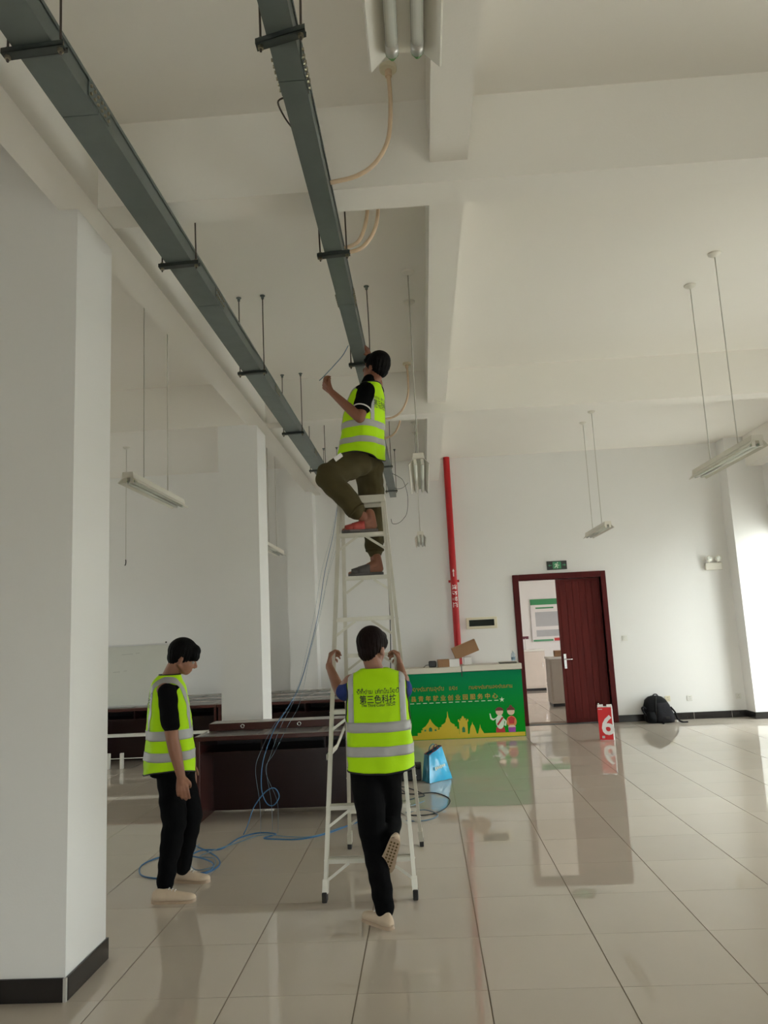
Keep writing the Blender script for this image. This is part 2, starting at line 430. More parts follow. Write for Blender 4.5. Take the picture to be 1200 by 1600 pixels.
# pillars with black skirting
def pillar(x0, x1, y0, y1, lab, skirt=True):
    o = sbox('column', [((x0, y0, 0), (x1, y1, CEIL))], 'wall', lab, 'pillar')
    if skirt:
        t = .012; h = .105
        for lo, hi in (((x0-t, y0-t, 0), (x1-.006, y0, h)), ((x1, y0+.006, 0), (x1+t, y1+t, h)), ((x0-t, y0, 0), (x0, y1, h)), ((x0-t, y1, 0), (x1, y1+t, h))):
            MB().box(lo, hi).build('skirting_tile', 'skirt', o, bevel=.002)
        MB().box((x1-.006, y0-t*.8, 0), (x1+t*.7, y0+.006, h-.002)).build('skirting_joint', 'joint', o)
    return o
pillar(-2.225, -1.778, 3.745, 4.2, 'big white square pillar with black skirting at the left edge')
pillar(-2.225, -1.778, 8.2, 8.66, 'white square pillar standing behind the dark desk')
pillar(-2.225, -1.778, 12.4, YB, 'white half pillar against the back wall behind the hanging cables')
pillar(-2.225, -1.778, -.7, -.25, 'white square pillar behind the camera')
for y0, lab in ((12.42, 'white wall pier in the bright right hand corner'), (8.2, 'white wall pier between the right hand windows'), (3.745, 'white wall pier beside the nearer window'), (-.7, 'white wall pier behind the camera')):
    pillar(5.085, XR, y0, min(y0+.455, YB), lab)
# walls
DX0, DX1, DZ = 1.60, 2.955, 2.355
sbox('wall_back', [((XL, YB, 0), (DX0, YB+.16, CEIL)), ((DX1, YB, 0), (XR+.2, YB+.16, CEIL)), ((DX0, YB, DZ), (DX1, YB+.16, CEIL))], 'wall', 'white back wall with the doorway', 'wall')
def holed_wall(name, along_x, fix0, fix1, a0, a1, wins, lab):
    bx = []; cuts = [a0]+[v for w in wins for v in w[:2]]+[a1]
    def add(u0, u1, z0, z1): bx.append(((u0, fix0, z0), (u1, fix1, z1)) if along_x else ((fix0, u0, z0), (fix1, u1, z1)))
    for k in range(0, len(cuts), 2): add(cuts[k], cuts[k+1], 0, CEIL)
    for a, b, z0, z1 in wins: add(a, b, 0, z0); add(a, b, z1, CEIL)
    sbox(name, bx, 'wall', lab, 'wall')
RWIN = [(4.8, 7.7, .12, 2.3), (11.05, 12.38, .12, 3.0)]
ADDED_LWIN = [(5.4, 7.2, 1.0, 2.4), (9.6, 11.2, 1.0, 2.4)]  # unseen windows, added to brighten the left part of the hall
ADDED_FWIN = [(-1.2, 1.0, .12, 1.9), (2.6, 4.6, .12, 1.9)]  # unseen windows, added to light the faces turned to the camera
holed_wall('wall_left', False, XL-.2, XL, YF, YB+.16, ADDED_LWIN, 'white wall at the far left of the hall')
holed_wall('wall_right', False, XR, XR+.2, YF, YB, RWIN, 'white window wall on the right')
holed_wall('wall_front', True, YF-.2, YF, XL, XR, ADDED_FWIN, 'white wall behind the camera')
def window(n, a, b, z0, z1, fix, horizontal, lab, nrm):
    e = struct(thing('window_%d' % n, lab, 'window', (0, 0, 0)))
    def bxx(u0, u1, z0, z1, d0, d1):
        return MB().box((u0, fix+d0, z0), (u1, fix+d1, z1)) if horizontal else MB().box((fix+d0, u0, z0), (fix+d1, u1, z1))
    for u0, u1, za, zb in ((a, b, z0, z0+.06), (a, b, z1-.06, z1), (a, a+.05, z0+.06, z1-.06), (b-.05, b, z0+.06, z1-.06)):
        bxx(u0, u1, za, zb, .06, .12).build('frame', 'alu', e)
    k = 3
    for i in range(1, k):
        u = a+(b-a)*i/k; bxx(u-.025, u+.025, z0+.06, z1-.06, .06, .12).build('mullion', 'alu', e)
    for i in range(k):
        u0, u1 = a+(b-a)*i/k+.03, a+(b-a)*(i+1)/k-.03
        bxx(u0, u1, z0+.07, z1-.07, .088, .092).build('pane', 'glass', e)
    c = ((a+b)/2, fix+.1, (z0+z1)/2) if horizontal else (fix+.1, (a+b)/2, (z0+z1)/2)
    window_portal('window_portal', V(c)-V(nrm)*.06, (b-a, z1-z0) if horizontal else (z1-z0, b-a), nrm)
for n, (w, lab) in enumerate(zip(RWIN, ('window of the right wall in the middle bay', 'tall window of the right wall nearest the back corner'))): window(n+1, *w, XR, False, lab, (-1, 0, 0))
for n, (w, lab) in enumerate(zip(ADDED_LWIN, ('added window of the left wall in the middle bay', 'added window of the left wall in the last bay'))): window(n+3, *w, XL-.2, False, lab, (1, 0, 0))
for n, (w, lab) in enumerate(zip(ADDED_FWIN, ('added window behind the camera, left one', 'added window behind the camera, right one'))): window(n+5, *w, YF-.2, True, lab, (0, 1, 0))
# skirting along the back wall, tile by tile
bb = struct(thing('baseboard_back', 'black tiled skirting along the back wall', 'skirting', (0, YB, 0)))
def skirt_run(x0, x1):
    x = x0
    while x < x1-.01:
        e = min(x+.6, x1)
        MB().box((x+.003, YB-.014, 0), (e-.003, YB, .107)).build('skirting_tile', 'skirt', bb)
        if e < x1-.01: MB().box((e-.003, YB-.012, 0), (e+.003, YB, .106)).build('skirting_joint', 'joint', bb)
        x = e
skirt_run(3.04, 5.073); skirt_run(-1.76, 1.51); skirt_run(-6.4, -2.24)
# door
door = struct(thing('door_1', 'dark red wooden double door with one leaf open', 'door', (2.28, YB, 0)))
for lo, hi in (((1.50, YB-.03, 0), (1.60, YB+.17, 2.455)), ((2.955, YB-.03, 0), (3.04, YB+.17, 2.455)), ((1.60, YB-.03, 2.355), (2.955, YB+.17, 2.455))):
    MB().box(lo, hi).build('door_frame', 'woodfr', door, bevel=.008)
leaf = MB().box((2.225, YB+.075, .012), (2.95, YB+.118, 2.35)).build('door_leaf', 'wood', door, bevel=.003)
for i in range(6):
    x = 2.275+i*.108
    MB().box((x, YB+.069, .07), (x+.098, YB+.0755, 2.30)).build('door_plank', 'wood', leaf, bevel=.003)
MB().box((2.255, YB+.055, .88), (2.30, YB+.07, 1.12)).build('handle_plate', 'chrome', leaf, bevel=.004)
hb = MB().cyl((2.278, YB+.06, 1.03), (2.278, YB+.02, 1.03), .010); hb.tube([(2.278, YB+.02, 1.03), (2.34, YB+.018, 1.03), (2.40, YB+.022, 1.028)], .009); hb.build('door_handle', 'chrome', leaf, smooth=True)
MB().lathe([(.0, 0), (.028, 0), (.03, -.012), (.012, -.035), (.014, -.05), (0, -.052)], (2.74, YB+.068, .30), 16, 'y').build('door_stop', 'chrome', leaf, smooth=True)
open_leaf = MB().obox((1.59, YB+.45, 1.18), (.0215, 0, 0), (0, .36, 0), (0, 0, 1.17)).build('open_door_leaf', 'wood', door, bevel=.003)
MB().box((DX0, YB, -.003), (DX1, YB+.16, .004)).build('threshold', 'galv_dark', door)
# the room seen through the doorway
RX0, RX1, RY1, RC = -.6, 6.4, 21.6, 3.6
y0 = YB+.16
rf = sbox('floor', [((RX0, y0, -.12), (RX1, RY1, -.004))], 'grout', 'tiled floor of the room beyond the doorway', 'floor')
for i in range(2, 7):
    for j in range(15, 30):
        x, y = TX0+(i-.6)*TS, TY0+j*TS+.4
        if y+TS > RY1: continue
        o = bpy.data.objects.new('tile', tm); COL.objects.link(o); o.parent = rf; o.location = (x, y, 0)
sbox('ceiling', [((RX0, y0, RC), (RX1, RY1, RC+.1))], 'ceil', 'ceiling of the room beyond the doorway', 'ceiling')
sbox('wall_back', [((RX0, RY1, 0), (RX1, RY1+.15, RC))], 'wall', 'far wall of the room beyond the doorway', 'wall')
sbox('wall_left', [((RX0-.15, y0, 0), (RX0, RY1, RC))], 'wall', 'left wall of the room beyond the doorway', 'wall')
sbox('wall_right', [((RX1, y0, 0), (RX1+.15, RY1, .9)), ((RX1, y0, 2.9), (RX1+.15, RY1, RC)), ((RX1, y0, .9), (RX1+.15, 16.6, 2.9)), ((RX1, 18.4, .9), (RX1+.15, RY1, 2.9))], 'wall', 'right wall with an added window opening in the room beyond the doorway', 'wall')  # unseen window opening, added to bring daylight into this room
window_portal('window_portal', (RX1+.1, 17.5, 1.9), (2.0, 1.8), (-1, 0, 0))
b2 = struct(thing('baseboard_back', 'black skirting of the room beyond the doorway', 'skirting', (0, RY1, 0)))
for k in range(5): MB().box((1.6+k*.6, RY1-.015, 0), (2.194+k*.6, RY1, .11)).build('skirting_tile', 'skirt', b2)
sbox('ground', [((XR+.2, -30, -.5), (60, 45, -.45)), ((-60, -40, -.5), (60, -30, -.45)), ((XL-.2, -30, -.5), (XR+.2, YF-.2, -.45)), ((-60, -30, -.5), (XL-.2, 45, -.45))], 'concrete', 'paved yard outside the windows', 'ground')
# ================================================================ cable trays
TZ = 3.85
def tray(xc, w, h, y0, y1, lab, joints, plate_side):
    t = thing('cable_tray', lab, 'cable tray', (xc, y0, TZ))
    cuts = [y0]+joints+[y1]
    for a, b in zip(cuts, cuts[1:]):
        mb = MB(); a2, b2 = a+.002, b-.002; x0, x1 = xc-w/2, xc+w/2; th = .003
        mb.box((x0, a2, TZ), (x1, b2, TZ+th)).box((x0, a2, TZ+th), (x0+th, b2, TZ+h)).box((x1-th, a2, TZ+th), (x1, b2, TZ+h))
        mb.build('trough', 'galv', t)
        MB().box((x0-.004, a2, TZ+h), (x1+.004, b2, TZ+h+.004)).box((x0-.006, a2, TZ+h-.018), (x0-.003, b2, TZ+h)).box((x1+.003, a2, TZ+h-.018), (x1+.006, b2, TZ+h)).build('cover', 'galv', t)
    for y in joints:
        for sgn in (-1, 1):
            x = xc+sgn*(w/2+.002)
            pl = MB().box((min(x, x+sgn*.003), y-.10, TZ+.015), (max(x, x+sgn*.003), y+.10, TZ+h-.02)).build('joint_plate', 'galv', t)
            for dy in (-.085, -.05, -.018, .018, .05, .085):
                for zz in (TZ+.03, TZ+h-.036): MB().cyl((x+sgn*.002, y+dy, zz), (x+sgn*.011, y+dy, zz), .007, n=6).build('bolt', 'bolt', pl)
    return t
j1 = [2.82, 5.6-.05, 7.6, 9.1]
tray(-1.335, .155, .102, .2, 12.5, 'wide grey steel cable tray on the left running to the back wall', [2.82, 4.72, 6.72, 9.2], 1)
tray(-.415, .105, .102, .2, 12.5, 'narrow grey steel cable tray above the man on the ladder', [2.72, 4.85, 6.9, 9.3], 1)
def hanger(xc, w, y, lab, tilt=0.):
    t = thing('tray_hanger', lab, 'hanger', (xc, y, TZ-.022), 'strut hangers under the cable trays')
    hw = w/2+.045
    mb = MB(); dy = tilt*hw
    def P(s, dz, dd=0): return V((xc+s*hw, y+s*dy+dd, TZ+dz))
    for lo, hi, a, b in ((-.022, -.019, -.0205, .0205), (-.022, -.001, -.0205, -.018), (-.022, -.001, .018, .0205)):
        p0 = [P(-1, lo, a), P(1, lo, a), P(1, lo, b), P(-1, lo, b)]; p1 = [P(-1, hi, a), P(1, hi, a), P(1, hi, b), P(-1, hi, b)]
        mb.add(p0+p1, [(0, 3, 2, 1), (4, 5, 6, 7), (0, 1, 5, 4), (1, 2, 6, 5), (2, 3, 7, 6), (3, 0, 4, 7)])
    mb.build('strut', 'galv_dark', t)
    for s in (-1, 1):
        b = P(s*(1-.018/hw), -.045)
        bow = random.uniform(-.006, .006)
        r = MB().tube(catmull([b, (b.x+bow, b.y, (b.z+CEIL)/2), (b.x, b.y, CEIL)], 5), .0046, 8).build('rod', 'rod', t, smooth=True)
        MB().cyl((b.x, b.y, TZ-.034), (b.x, b.y, TZ-.022), .0115, n=6).build('nut', 'bolt', r)
        MB().cyl((b.x, b.y, TZ-.001), (b.x, b.y, TZ+.010), .0115, n=6).build('nut', 'bolt', r)
        MB().lathe([(.0, 0), (.022, 0), (.022, -.006), (.012, -.012), (.012, -.03), (0, -.03)], (b.x, b.y, CEIL), 12).build('anchor', 'galv', r)
order = ['first', 'second', 'third', 'fourth', 'fifth', 'sixth']
for k, y in enumerate((2.44, 4.12, 6.03, 8.02, 10.0, 11.5)):
    hanger(-1.335, .155, y, '%s strut hanger of the wide left tray, counted from the camera' % order[k], -.06)
for k, y in enumerate((2.48, 4.13, 5.99, 8.0, 10.03, 11.85)):
    hanger(-.415, .105, y, '%s strut hanger of the narrow tray, counted from the camera' % order[k], -.26 if k == 0 else -.08)
# ================================================================ pendant fluorescent lamps
LZ = 2.85; LL = 1.24
def lamp(x, y, lab, rods=True):
    t = thing('pendant_lamp', lab, 'lamp', (x, y, LZ), 'pendant twin tube lamps')
    h = LL/2
    body = [(-.046, .030), (.046, .030), (.040, .074), (-.040, .074)]
    MB().poly([(x+a, y-h, LZ+b) for a, b in body], (0, LL, 0)).build('housing', 'lampwhite', t)
    sec = [(-.078, -.008), (-.074, -.012), (-.030, .036), (.030, .036), (.074, -.012), (.078, -.008), (.032, .040), (-.032, .040)]
    MB().poly([(x+a, y-h, LZ+b) for a, b in sec], (0, LL, 0)).build('reflector', 'lamprefl', t)
    for s in (-1, 1):
        xx = x+s*.027
        tb = MB().cyl((xx, y-h+.03, LZ+.006), (xx, y+h-.03, LZ+.006), .0135, n=14).build('tube', 'tube', t, smooth=True)
        for e in (-1, 1):
            ye = y+e*(h-.03)
            MB().cyl((xx, ye-e*.03, LZ+.006), (xx, ye, LZ+.006), .0142, n=14).build('tube_cap', 'zinc', tb, smooth=True)
            MB().cyl((xx, ye, LZ+.006), (xx, ye+e*.016, LZ+.006), .0146, .006, n=12).build('green_cap', 'greencap', tb)
            MB().box((xx-.012, min(ye, ye+e*.02), LZ+(.012 if e > 0 else -.010)), (xx+.012, max(ye, ye+e*.02), LZ+.038)).build('lamp_holder', 'lampwhite', t)
    if rods:
        for e in (-1, 1):
            yy = y+e*.285
            MB().cyl((x, yy, LZ+.072), (x, yy, CEIL-.012), .0045, n=8).build('rod', 'lrod', t, smooth=True)
            MB().lathe([(0, 0), (.052, 0), (.050, -.012), (.030, -.026), (.008, -.034), (0, -.034)], (x, yy, CEIL), 20).build('ceiling_rose', 'lampwhite', t, smooth=True, auto=40)
            MB().lathe([(0, .012), (.012, .012), (.014, 0), (0, 0)], (x, yy, LZ+.073), 12).build('rod_nut', 'bolt', t)
    return t
L0 = lamp(.02, 6.06, 'twin tube pendant lamp hanging right of the man on the ladder')
def lamp_copy(x, y, lab, dz=0): return copy_tree(L0, None, (x-.02, y-6.06, dz), lab)
lamp_copy(.005, 10.6, 'small twin tube pendant lamp far back beside the red pipe')
lamp_copy(2.50, 6.12, 'twin tube pendant lamp nearest the bright right hand corner')
lamp_copy(2.48, 10.6, 'smaller twin tube pendant lamp above the exit sign')
lamp_copy(-2.19, 6.12, 'twin tube pendant lamp left of the pillar behind the desk')
lamp_copy(-2.13, 10.75, 'pendant lamp half hidden behind the pillar')
lamp_copy(.025, .85, 'large twin tube pendant lamp at the top edge of the picture')
t = thing('pendant_rod', 'bare pendant rod without a lamp beside the big left pillar', 'rod', (-4.29, 10.72, 2.8))
MB().cyl((-4.29, 10.72, 2.83), (-4.29, 10.72, CEIL-.012), .0045, n=8).build('rod', 'lrod', t, smooth=True)
MB().lathe([(0, 0), (.052, 0), (.050, -.012), (.030, -.026), (.008, -.034), (0, -.034)], (-4.29, 10.72, CEIL), 20).build('ceiling_rose', 'lampwhite', t, smooth=True, auto=40)
MB().tube(catmull([(-4.29, 10.72, 2.84), (-4.288, 10.72, 2.80), (-4.295, 10.72, 2.765), (-4.305, 10.72, 2.76)], 4), .008, 8).build('hook', 'black', t, smooth=True)
# ================================================================ beige conduits from ceiling boxes to the narrow tray
def conduit(pts, lab, box=True):
    t = thing('conduit', lab, 'conduit', pts[0], 'beige conduits between ceiling and tray')
    P = catmull(pts, 10)
    MB().tube(P, lambda u: .0115, 10).build('hose', 'conduit', t, smooth=True)
    if box:
        x, y, z = pts[0]
        MB().lathe([(0, 0), (.045, 0), (.045, -.018), (.04, -.022), (0, -.022)], (x, y, CEIL), 18).build('ceiling_box', 'creamplate', t)
        MB().cyl((x, y, CEIL-.022), (x, y, CEIL-.055), .018, n=12).build('gland', 'conduit', t)
conduit([(-.03, 3.5, CEIL-.03), (-.028, 3.5, 4.30), (-.05, 3.5, 4.11), (-.12, 3.5, 3.985), (-.22, 3.5, 3.92), (-.355, 3.51, 3.90)], 'beige conduit curving from ceiling to tray nearest the camera')
conduit([(-.20, 4.2, CEIL-.03), (-.20, 4.2, 4.25), (-.22, 4.2, 4.07), (-.27, 4.2, 3.95), (-.355, 4.2, 3.91)], 'inner one of the paired beige conduits beside the near cross beam')
conduit([(-.14, 4.22, CEIL-.03), (-.14, 4.22, 4.20), (-.17, 4.22, 4.03), (-.25, 4.22, 3.92), (-.355, 4.22, 3.89)], 'outer one of the paired beige conduits beside the near cross beam')
conduit([(-.04, 7.91, CEIL-.03), (-.035, 7.91, 4.32), (-.05, 7.91, 4.14), (-.12, 7.91, 3.99), (-.22, 7.91, 3.92), (-.36, 7.91, 3.90)], 'beige conduit hanging down behind the hanging lamp rods')
conduit([(-.15, 8.75, CEIL-.03), (-.15, 8.75, 4.2), (-.18, 8.75, 4.06), (-.25, 8.75, 3.95), (-.36, 8.75, 3.90)], 'beige conduit farthest from the camera, behind the second cross beam')
# thin loose wires at the far end of the narrow tray
def wire(name, pts, r, m, lab, cat='cable', group=None, sub=8):
    P = catmull(pts, sub)
    return tag(MB().tube(P, r, 6).build(name, m, None, org=P[-1], smooth=True), lab, cat, group)
wire('loose_wire', [(-.37, 10.9, 3.93), (-.28, 10.9, 3.88), (-.2, 10.9, 3.8), (-.15, 10.9, 3.58), (-.17, 10.9, 3.34), (-.23, 10.9, 3.24), (-.31, 10.9, 3.18), (-.39, 10.9, 3.18), (-.41, 10.9, 3.25)], .004, 'cabblack', 'dark wire looping down from the end of the narrow tray')
wire('loose_wire', [(-.37, 11.7, 3.86), (-.30, 11.7, 3.84), (-.22, 11.7, 3.86), (-.14, 11.7, 3.93)], .004, 'cabblack', 'short dark wire sticking out of the narrow tray end')
tag(MB().tube(catmull([(-.468, 2.87, 3.90), (-.505, 2.90, 3.90), (-.49, 2.98, 3.885), (-.47, 3.06, 3.89)], 5), .004, 6).build('bonding_wire', 'rod', None, org=(-.468, 2.9, 3.89), smooth=True), 'bent bonding wire bridging the left side of the narrow tray', 'wire')
# ================================================================ step ladder
def ladder():
    t = thing('step_ladder', 'tall pale aluminium folding step ladder carrying the man in olive trousers', 'ladder', (-.42, 5.53, 0))
    ends = {'FL': ((-.713, 4.957), (-.578, 5.455)), 'FR': ((-.15, 4.955), (-.262, 5.455)), 'RL': ((-.671, 6.1), (-.572, 5.61)), 'RR': ((-.118, 6.1), (-.258, 5.61))}
    ZT = 2.60
    def at(k, z):
        (x0, y0), (x1, y1) = ends[k]; u = z/ZT; return V((x0+(x1-x0)*u, y0+(y1-y0)*u, z))
    for k in ends:
        s = -1 if k[1] == 'L' else 1
        d = (at(k, ZT)-at(k, .05)).normalized(); sx = V((1, 0, 0)); sx = (sx-d*sx.dot(d)).normalized(); sy = d.cross(sx)
        c = (at(k, ZT)+at(k, .05))/2; hl = (at(k, ZT)-at(k, .05)).length/2; mb = MB()
        mb.obox(c+sx*s*.010, sx*.0018, sy*.027, d*hl)
        mb.obox(c+sy*.0255, sx*.0115, sy*.0015, d*hl).obox(c-sy*.0255, sx*.0115, sy*.0015, d*hl)
        mb.build('rail', 'ladder', t)
        f = at(k, .0)
        MB().obox((f.x, f.y, .03), (.016, 0, 0), (0, .034, 0), (0, 0, .03)).build('rubber_foot', 'blackrub', t, bevel=.006)
        MB().obox(at(k, .085), sx*.017, sy*.031, d*.04).build('foot_sleeve', 'ladder', t)
    def steps(a, b, zs, sgn):
        for z in zs:
            p, q = at(a, z)+V((.012, 0, 0)), at(b, z)-V((.012, 0, 0)); m = (p+q)/2; hx = (q.x-p.x)/2
            mb = MB(); mb.box((p.x, m.y-.036, z-.003), (q.x, m.y+.036, z))
            mb.box((p.x, m.y-.036, z-.026), (q.x, m.y-.033, z-.003)).box((p.x, m.y+.033, z-.026), (q.x, m.y+.036, z-.003))
            for r in (-.02, 0, .02): mb.box((p.x, m.y+r-.003, z), (q.x, m.y+r+.003, z+.0025))
            st = mb.build('step', 'ladder', t)
            for s, kk in ((1, a), (-1, b)):
                r0 = at(kk, z-.12)+V((s*.012, sgn*.02, 0)); r1 = V(((p if s > 0 else q).x+s*.13, m.y+sgn*.03, z-.026))
                MB().beam(r0, r1, .017, .004, (0, 1, 0)).build('brace', 'ladder', st)
    steps('FL', 'FR', (.242, .548, 1.13, 1.74, 2.345), -1)
    steps('RL', 'RR', (.30, .87, 1.475, 2.056), 1)
    mb = MB().box((-.595, 5.42, 2.60), (-.245, 5.65, 2.625)); mb.box((-.595, 5.415, 2.57), (-.245, 5.42, 2.625)).box((-.595, 5.65, 2.57), (-.245, 5.655, 2.625))
    mb.build('top_cap', 'ladder', t, bevel=.003)
    for a, b in (('FL', 'RL'), ('FR', 'RR')):
        s = -1 if a == 'FL' else 1
        p, q = at(a, .84)+V((s*.02, -.03, 0)), at(b, .93)+V((s*.02, 0, 0)); m = p.lerp(q, .5)-V((0, 0, .04))
        MB().beam(p, m, .006, .035).beam(m, q, .006, .035).build('spreader_bar', 'ladder', t)
        for k in (a, b):
            for z in (.24, .55, .84, 1.13, 1.74, 2.34): MB().sphere(at(k, z-.013)+V((s*.012, 0, 0)), .006, 8, 4).build('rivet', 'zinc', t)
    return t
ladder()
# ================================================================ conference desks
DXL, DXR, DY0, DY1 = -2.17, -.385, 7.03, 7.69
def desk(lab, riser=True):
    t = thing('conference_desk', lab, 'desk', ((DXL+DXR)/2, DY0, 0), 'dark conference desks')
    MB().box((DXL, DY0, .718), (DXR, DY1, .758)).build('desk_top', 'deskedge', t, bevel=.006)
    MB().box((DXL+.004, DY0+.006, .758), (DXR-.004, DY1-.004, .7605)).build('top_veneer', 'palestrip', t)
    n = 3; w = (DXR-DXL-.10)/n
    for i in range(n):
        x = DXL+.05+i*w
        MB().box((x+(.03 if i else .0), DY0+.022, .7605), (x+w-(.03 if i < n-1 else .0), DY0+.38, .7625)).build('writing_inlay', 'inlay', t)
    if riser:
        MB().box((DXL+.03, DY0+.39, .7605), (DXR-.03, DY0+.62, .828)).build('riser', 'deskedge', t, bevel=.005)
        MB().box((DXL+.035, DY0+.395, .828), (DXR-.035, DY0+.615, .830)).build('riser_top', 'palestrip', t)
        for x in (DXL+.36, DXL+.36+.55, DXL+.36+1.1):
            MB().tube([V((x+.016*math.cos(a), DY0+.384, .797+.016*math.sin(a))) for a in [2*PI*k/16 for k in range(16)]], .0045, 6, closed=True).build('ring_pull', 'chrome', t, smooth=True)
    for x0 in (DXL+.01, DXR-.045):
        MB().box((x0, DY0+.03, 0), (x0+.035, DY1-.02, .718)).build('side_panel', 'deskedge', t, bevel=.004)
    MB().box((DXL+.045, DY0+.10, .585), (DXR-.045, DY1-.03, .605)).build('shelf_board', 'desk', t)
    for x in (DXL+.60, DXL+1.19): MB().box((x-.009, DY0+.12, .605), (x+.009, DY1-.03, .718)).build('shelf_divider', 'desk', t)
    MB().box((DXL+.045, DY1-.04, .605), (DXR-.045, DY1-.025, .718)).build('shelf_back', 'deskdark', t)
    MB().box((DXL+.045, DY0+.46, .012), (DXR-.045, DY0+.48, .585)).build('modesty_panel', 'desk', t)
    return t
D0 = desk('dark red desk with grey inlays standing alone in front of the pillar')
pos = ['front row', 'middle row', 'last row']; D1 = None
for r, dy in enumerate((3.37, 4.04, 4.71)):
    for dx, side in ((-.72, 'right'), (-2.51, 'left')):
        lab = 'dark desk behind the pillar, %s of the block, %s hand one' % (pos[r], side)
        if D1 is None: D1 = desk(lab, False); D1.location += V((dx, dy, 0)); b0 = V((dx, dy, 0))
        else: copy_tree(D1, None, V((dx, dy, 0))-b0, lab)
# whiteboard leaning on the desks
t = thing('whiteboard', 'whiteboard with faint marks leaning on the desks behind the big pillar', 'whiteboard', (-4.2, 10.52, .762))
def wbp(u, h, o=0.): return V((u, 10.56+.22*h/.83-o, .777+h))
wb = MB(); a = [wbp(-4.95, 0), wbp(-3.66, 0), wbp(-3.66, .83), wbp(-4.95, .83)]; wb.poly(a, (0, .018, .004)).build('board', 'wb', t)
for (u0, h0), (u1, h1) in (((-4.95, -.0), (-3.66, -.0)), ((-4.95, .83), (-3.66, .83)), ((-3.66, 0), (-3.66, .83)), ((-4.95, 0), (-4.95, .83))):
    MB().beam(wbp(u0, h0, .004), wbp(u1, h1, .004), .022, .022).build('board_frame', 'alu', t)
for u, h, w in ((-4.35, .70, .16), (-4.15, .71, .06), (-4.45, .46, .10), (-4.3, .47, .05)):
    MB().poly([wbp(u, h, .002), wbp(u+w, h+.004, .002), wbp(u+w, h+.012, .002), wbp(u, h+.008, .002)], (0, -.0008, 0)).build('marker_line', 'wbmark', t)
MB().sphere(wbp(-3.72, .85), .014, 8, 5).build('magnet', 'black', t)
# low white rail in front of the back desks
t = thing('low_rail', 'low white rail with short posts in front of the back desks', 'rail', (-4.3, 10.2, 0))
for x in (-4.30, -4.12): MB().box((x-.022, 10.18, 0), (x+.022, 10.22, .20)).build('post', 'plate', t, bevel=.003)
MB().cyl((-4.42, 10.2, .13), (-3.5, 10.2, .13), .006).build('rail', 'plate', t, smooth=True)
MB().box((-3.62, 10.17, .07), (-3.5, 10.23, .19)).build('end_block', 'plate', t, bevel=.004)
t = tag(MB().box((-4.64, 10.36, .385), (-2.95, 10.43, .425)).build('cable_trunking', 'plate', None, org=(-3.8, 10.38, .385), bevel=.003), 'white cable trunking strip along the front of the back desks', 'trunking')
# ================================================================ reception counter
CX0, CX1, CY0, CY1 = -.86, 1.405, 11.65, 12.15
rc = thing('reception_counter', 'green printed reception counter with cream top', 'counter', ((CX0+CX1)/2, CY0, 0))
MB().box((CX0+.01, CY0+.01, 0), (CX1-.005, CY1, .965)).build('body', 'cream', rc)
MB().box((CX0, CY0-.01, .968), (.508, CY1+.02, 1.05)).build('top_slab', 'cream', rc, bevel=.006)
MB().box((.518, CY0-.01, .975), (CX1+.01, CY1+.02, 1.06)).build('top_slab', 'cream', rc, bevel=.006)
MB().box((.507, CY0-.012, .90), (.519, CY0+.02, 1.05)).build('gap_shade', 'black', rc)  # black bar stands in for the shade between the two slabs
fp = MB().box((CX0, CY0, .0), (CX1, CY0+.01, .968)).build('front_panel', 'green', rc)
Yp = CY0-.0015
def flat(name, pts, m, lift=0.): return MB().poly([(x, Yp-lift, z) for x, z in pts], (0, .0014, 0)).build(name, m, fp)
flat('yellow_band', [(CX0+.01, .006), (CX1-.01, .006), (CX1-.01, .062), (CX0+.01, .066)], 'yellow')
flat('temple_print', [(-.20, .06), (-.20, .105), (-.145, .105), (-.145, .14), (-.11, .15), (-.13, .165), (-.075, .20), (-.03, .255), (-.004, .305), (.022, .255), (.07, .20), (.12, .165), (.10, .15), (.12, .14), (.12, .06)], 'yellow', .0004)
flat('temple_door', [(-.03, .12), (.02, .12), (.02, .165), (-.005, .185), (-.03, .165)], 'printgreen', .0012)
for x in (-.085, .07): flat('temple_window', [(x-.014, .125), (x+.014, .125), (x+.014, .15), (x-.014, .15)], 'printgreen', .0012)
flat('stupa_print', [(.10, .06), (.10, .14), (.13, .145), (.13, .175), (.16, .18), (.165, .21), (.20, .225), (.225, .25), (.235, .29), (.25, .32), (.258, .40), (.262, .40), (.27, .32), (.285, .29), (.295, .25), (.32, .225), (.355, .21), (.36, .18), (.39, .175), (.39, .145), (.42, .14), (.42, .06)], 'yellow', .0008)
flat('gate_print', [(.425, .06), (.425, .24), (.41, .245), (.41, .275), (.43, .28), (.43, .26), (.445, .26), (.445, .29), (.465, .29), (.47, .315), (.485, .325), (.50, .315), (.505, .29), (.53, .29), (.53, .26), (.545, .26), (.545, .28), (.565, .275), (.565, .245), (.55, .24), (.55, .06)], 'yellow', .0006)
flat('gate_arch', [(.465, .09), (.51, .09), (.51, .15), (.4875, .175), (.465, .15)], 'printgreen', .0014)
flat('spire_print', [(.57, .06), (.585, .14), (.60, .18), (.615, .20), (.622, .235), (.63, .20), (.645, .18), (.66, .14), (.68, .06)], 'yellow', .0004)
flat('spire_print', [(.70, .06), (.715, .12), (.728, .15), (.735, .195), (.742, .15), (.755, .12), (.79, .06)], 'yellow', .0005)
def disc(x, z, rx, rz, n=16): return [(x+rx*math.cos(2*PI*k/n), z+rz*math.sin(2*PI*k/n)) for k in range(n)]
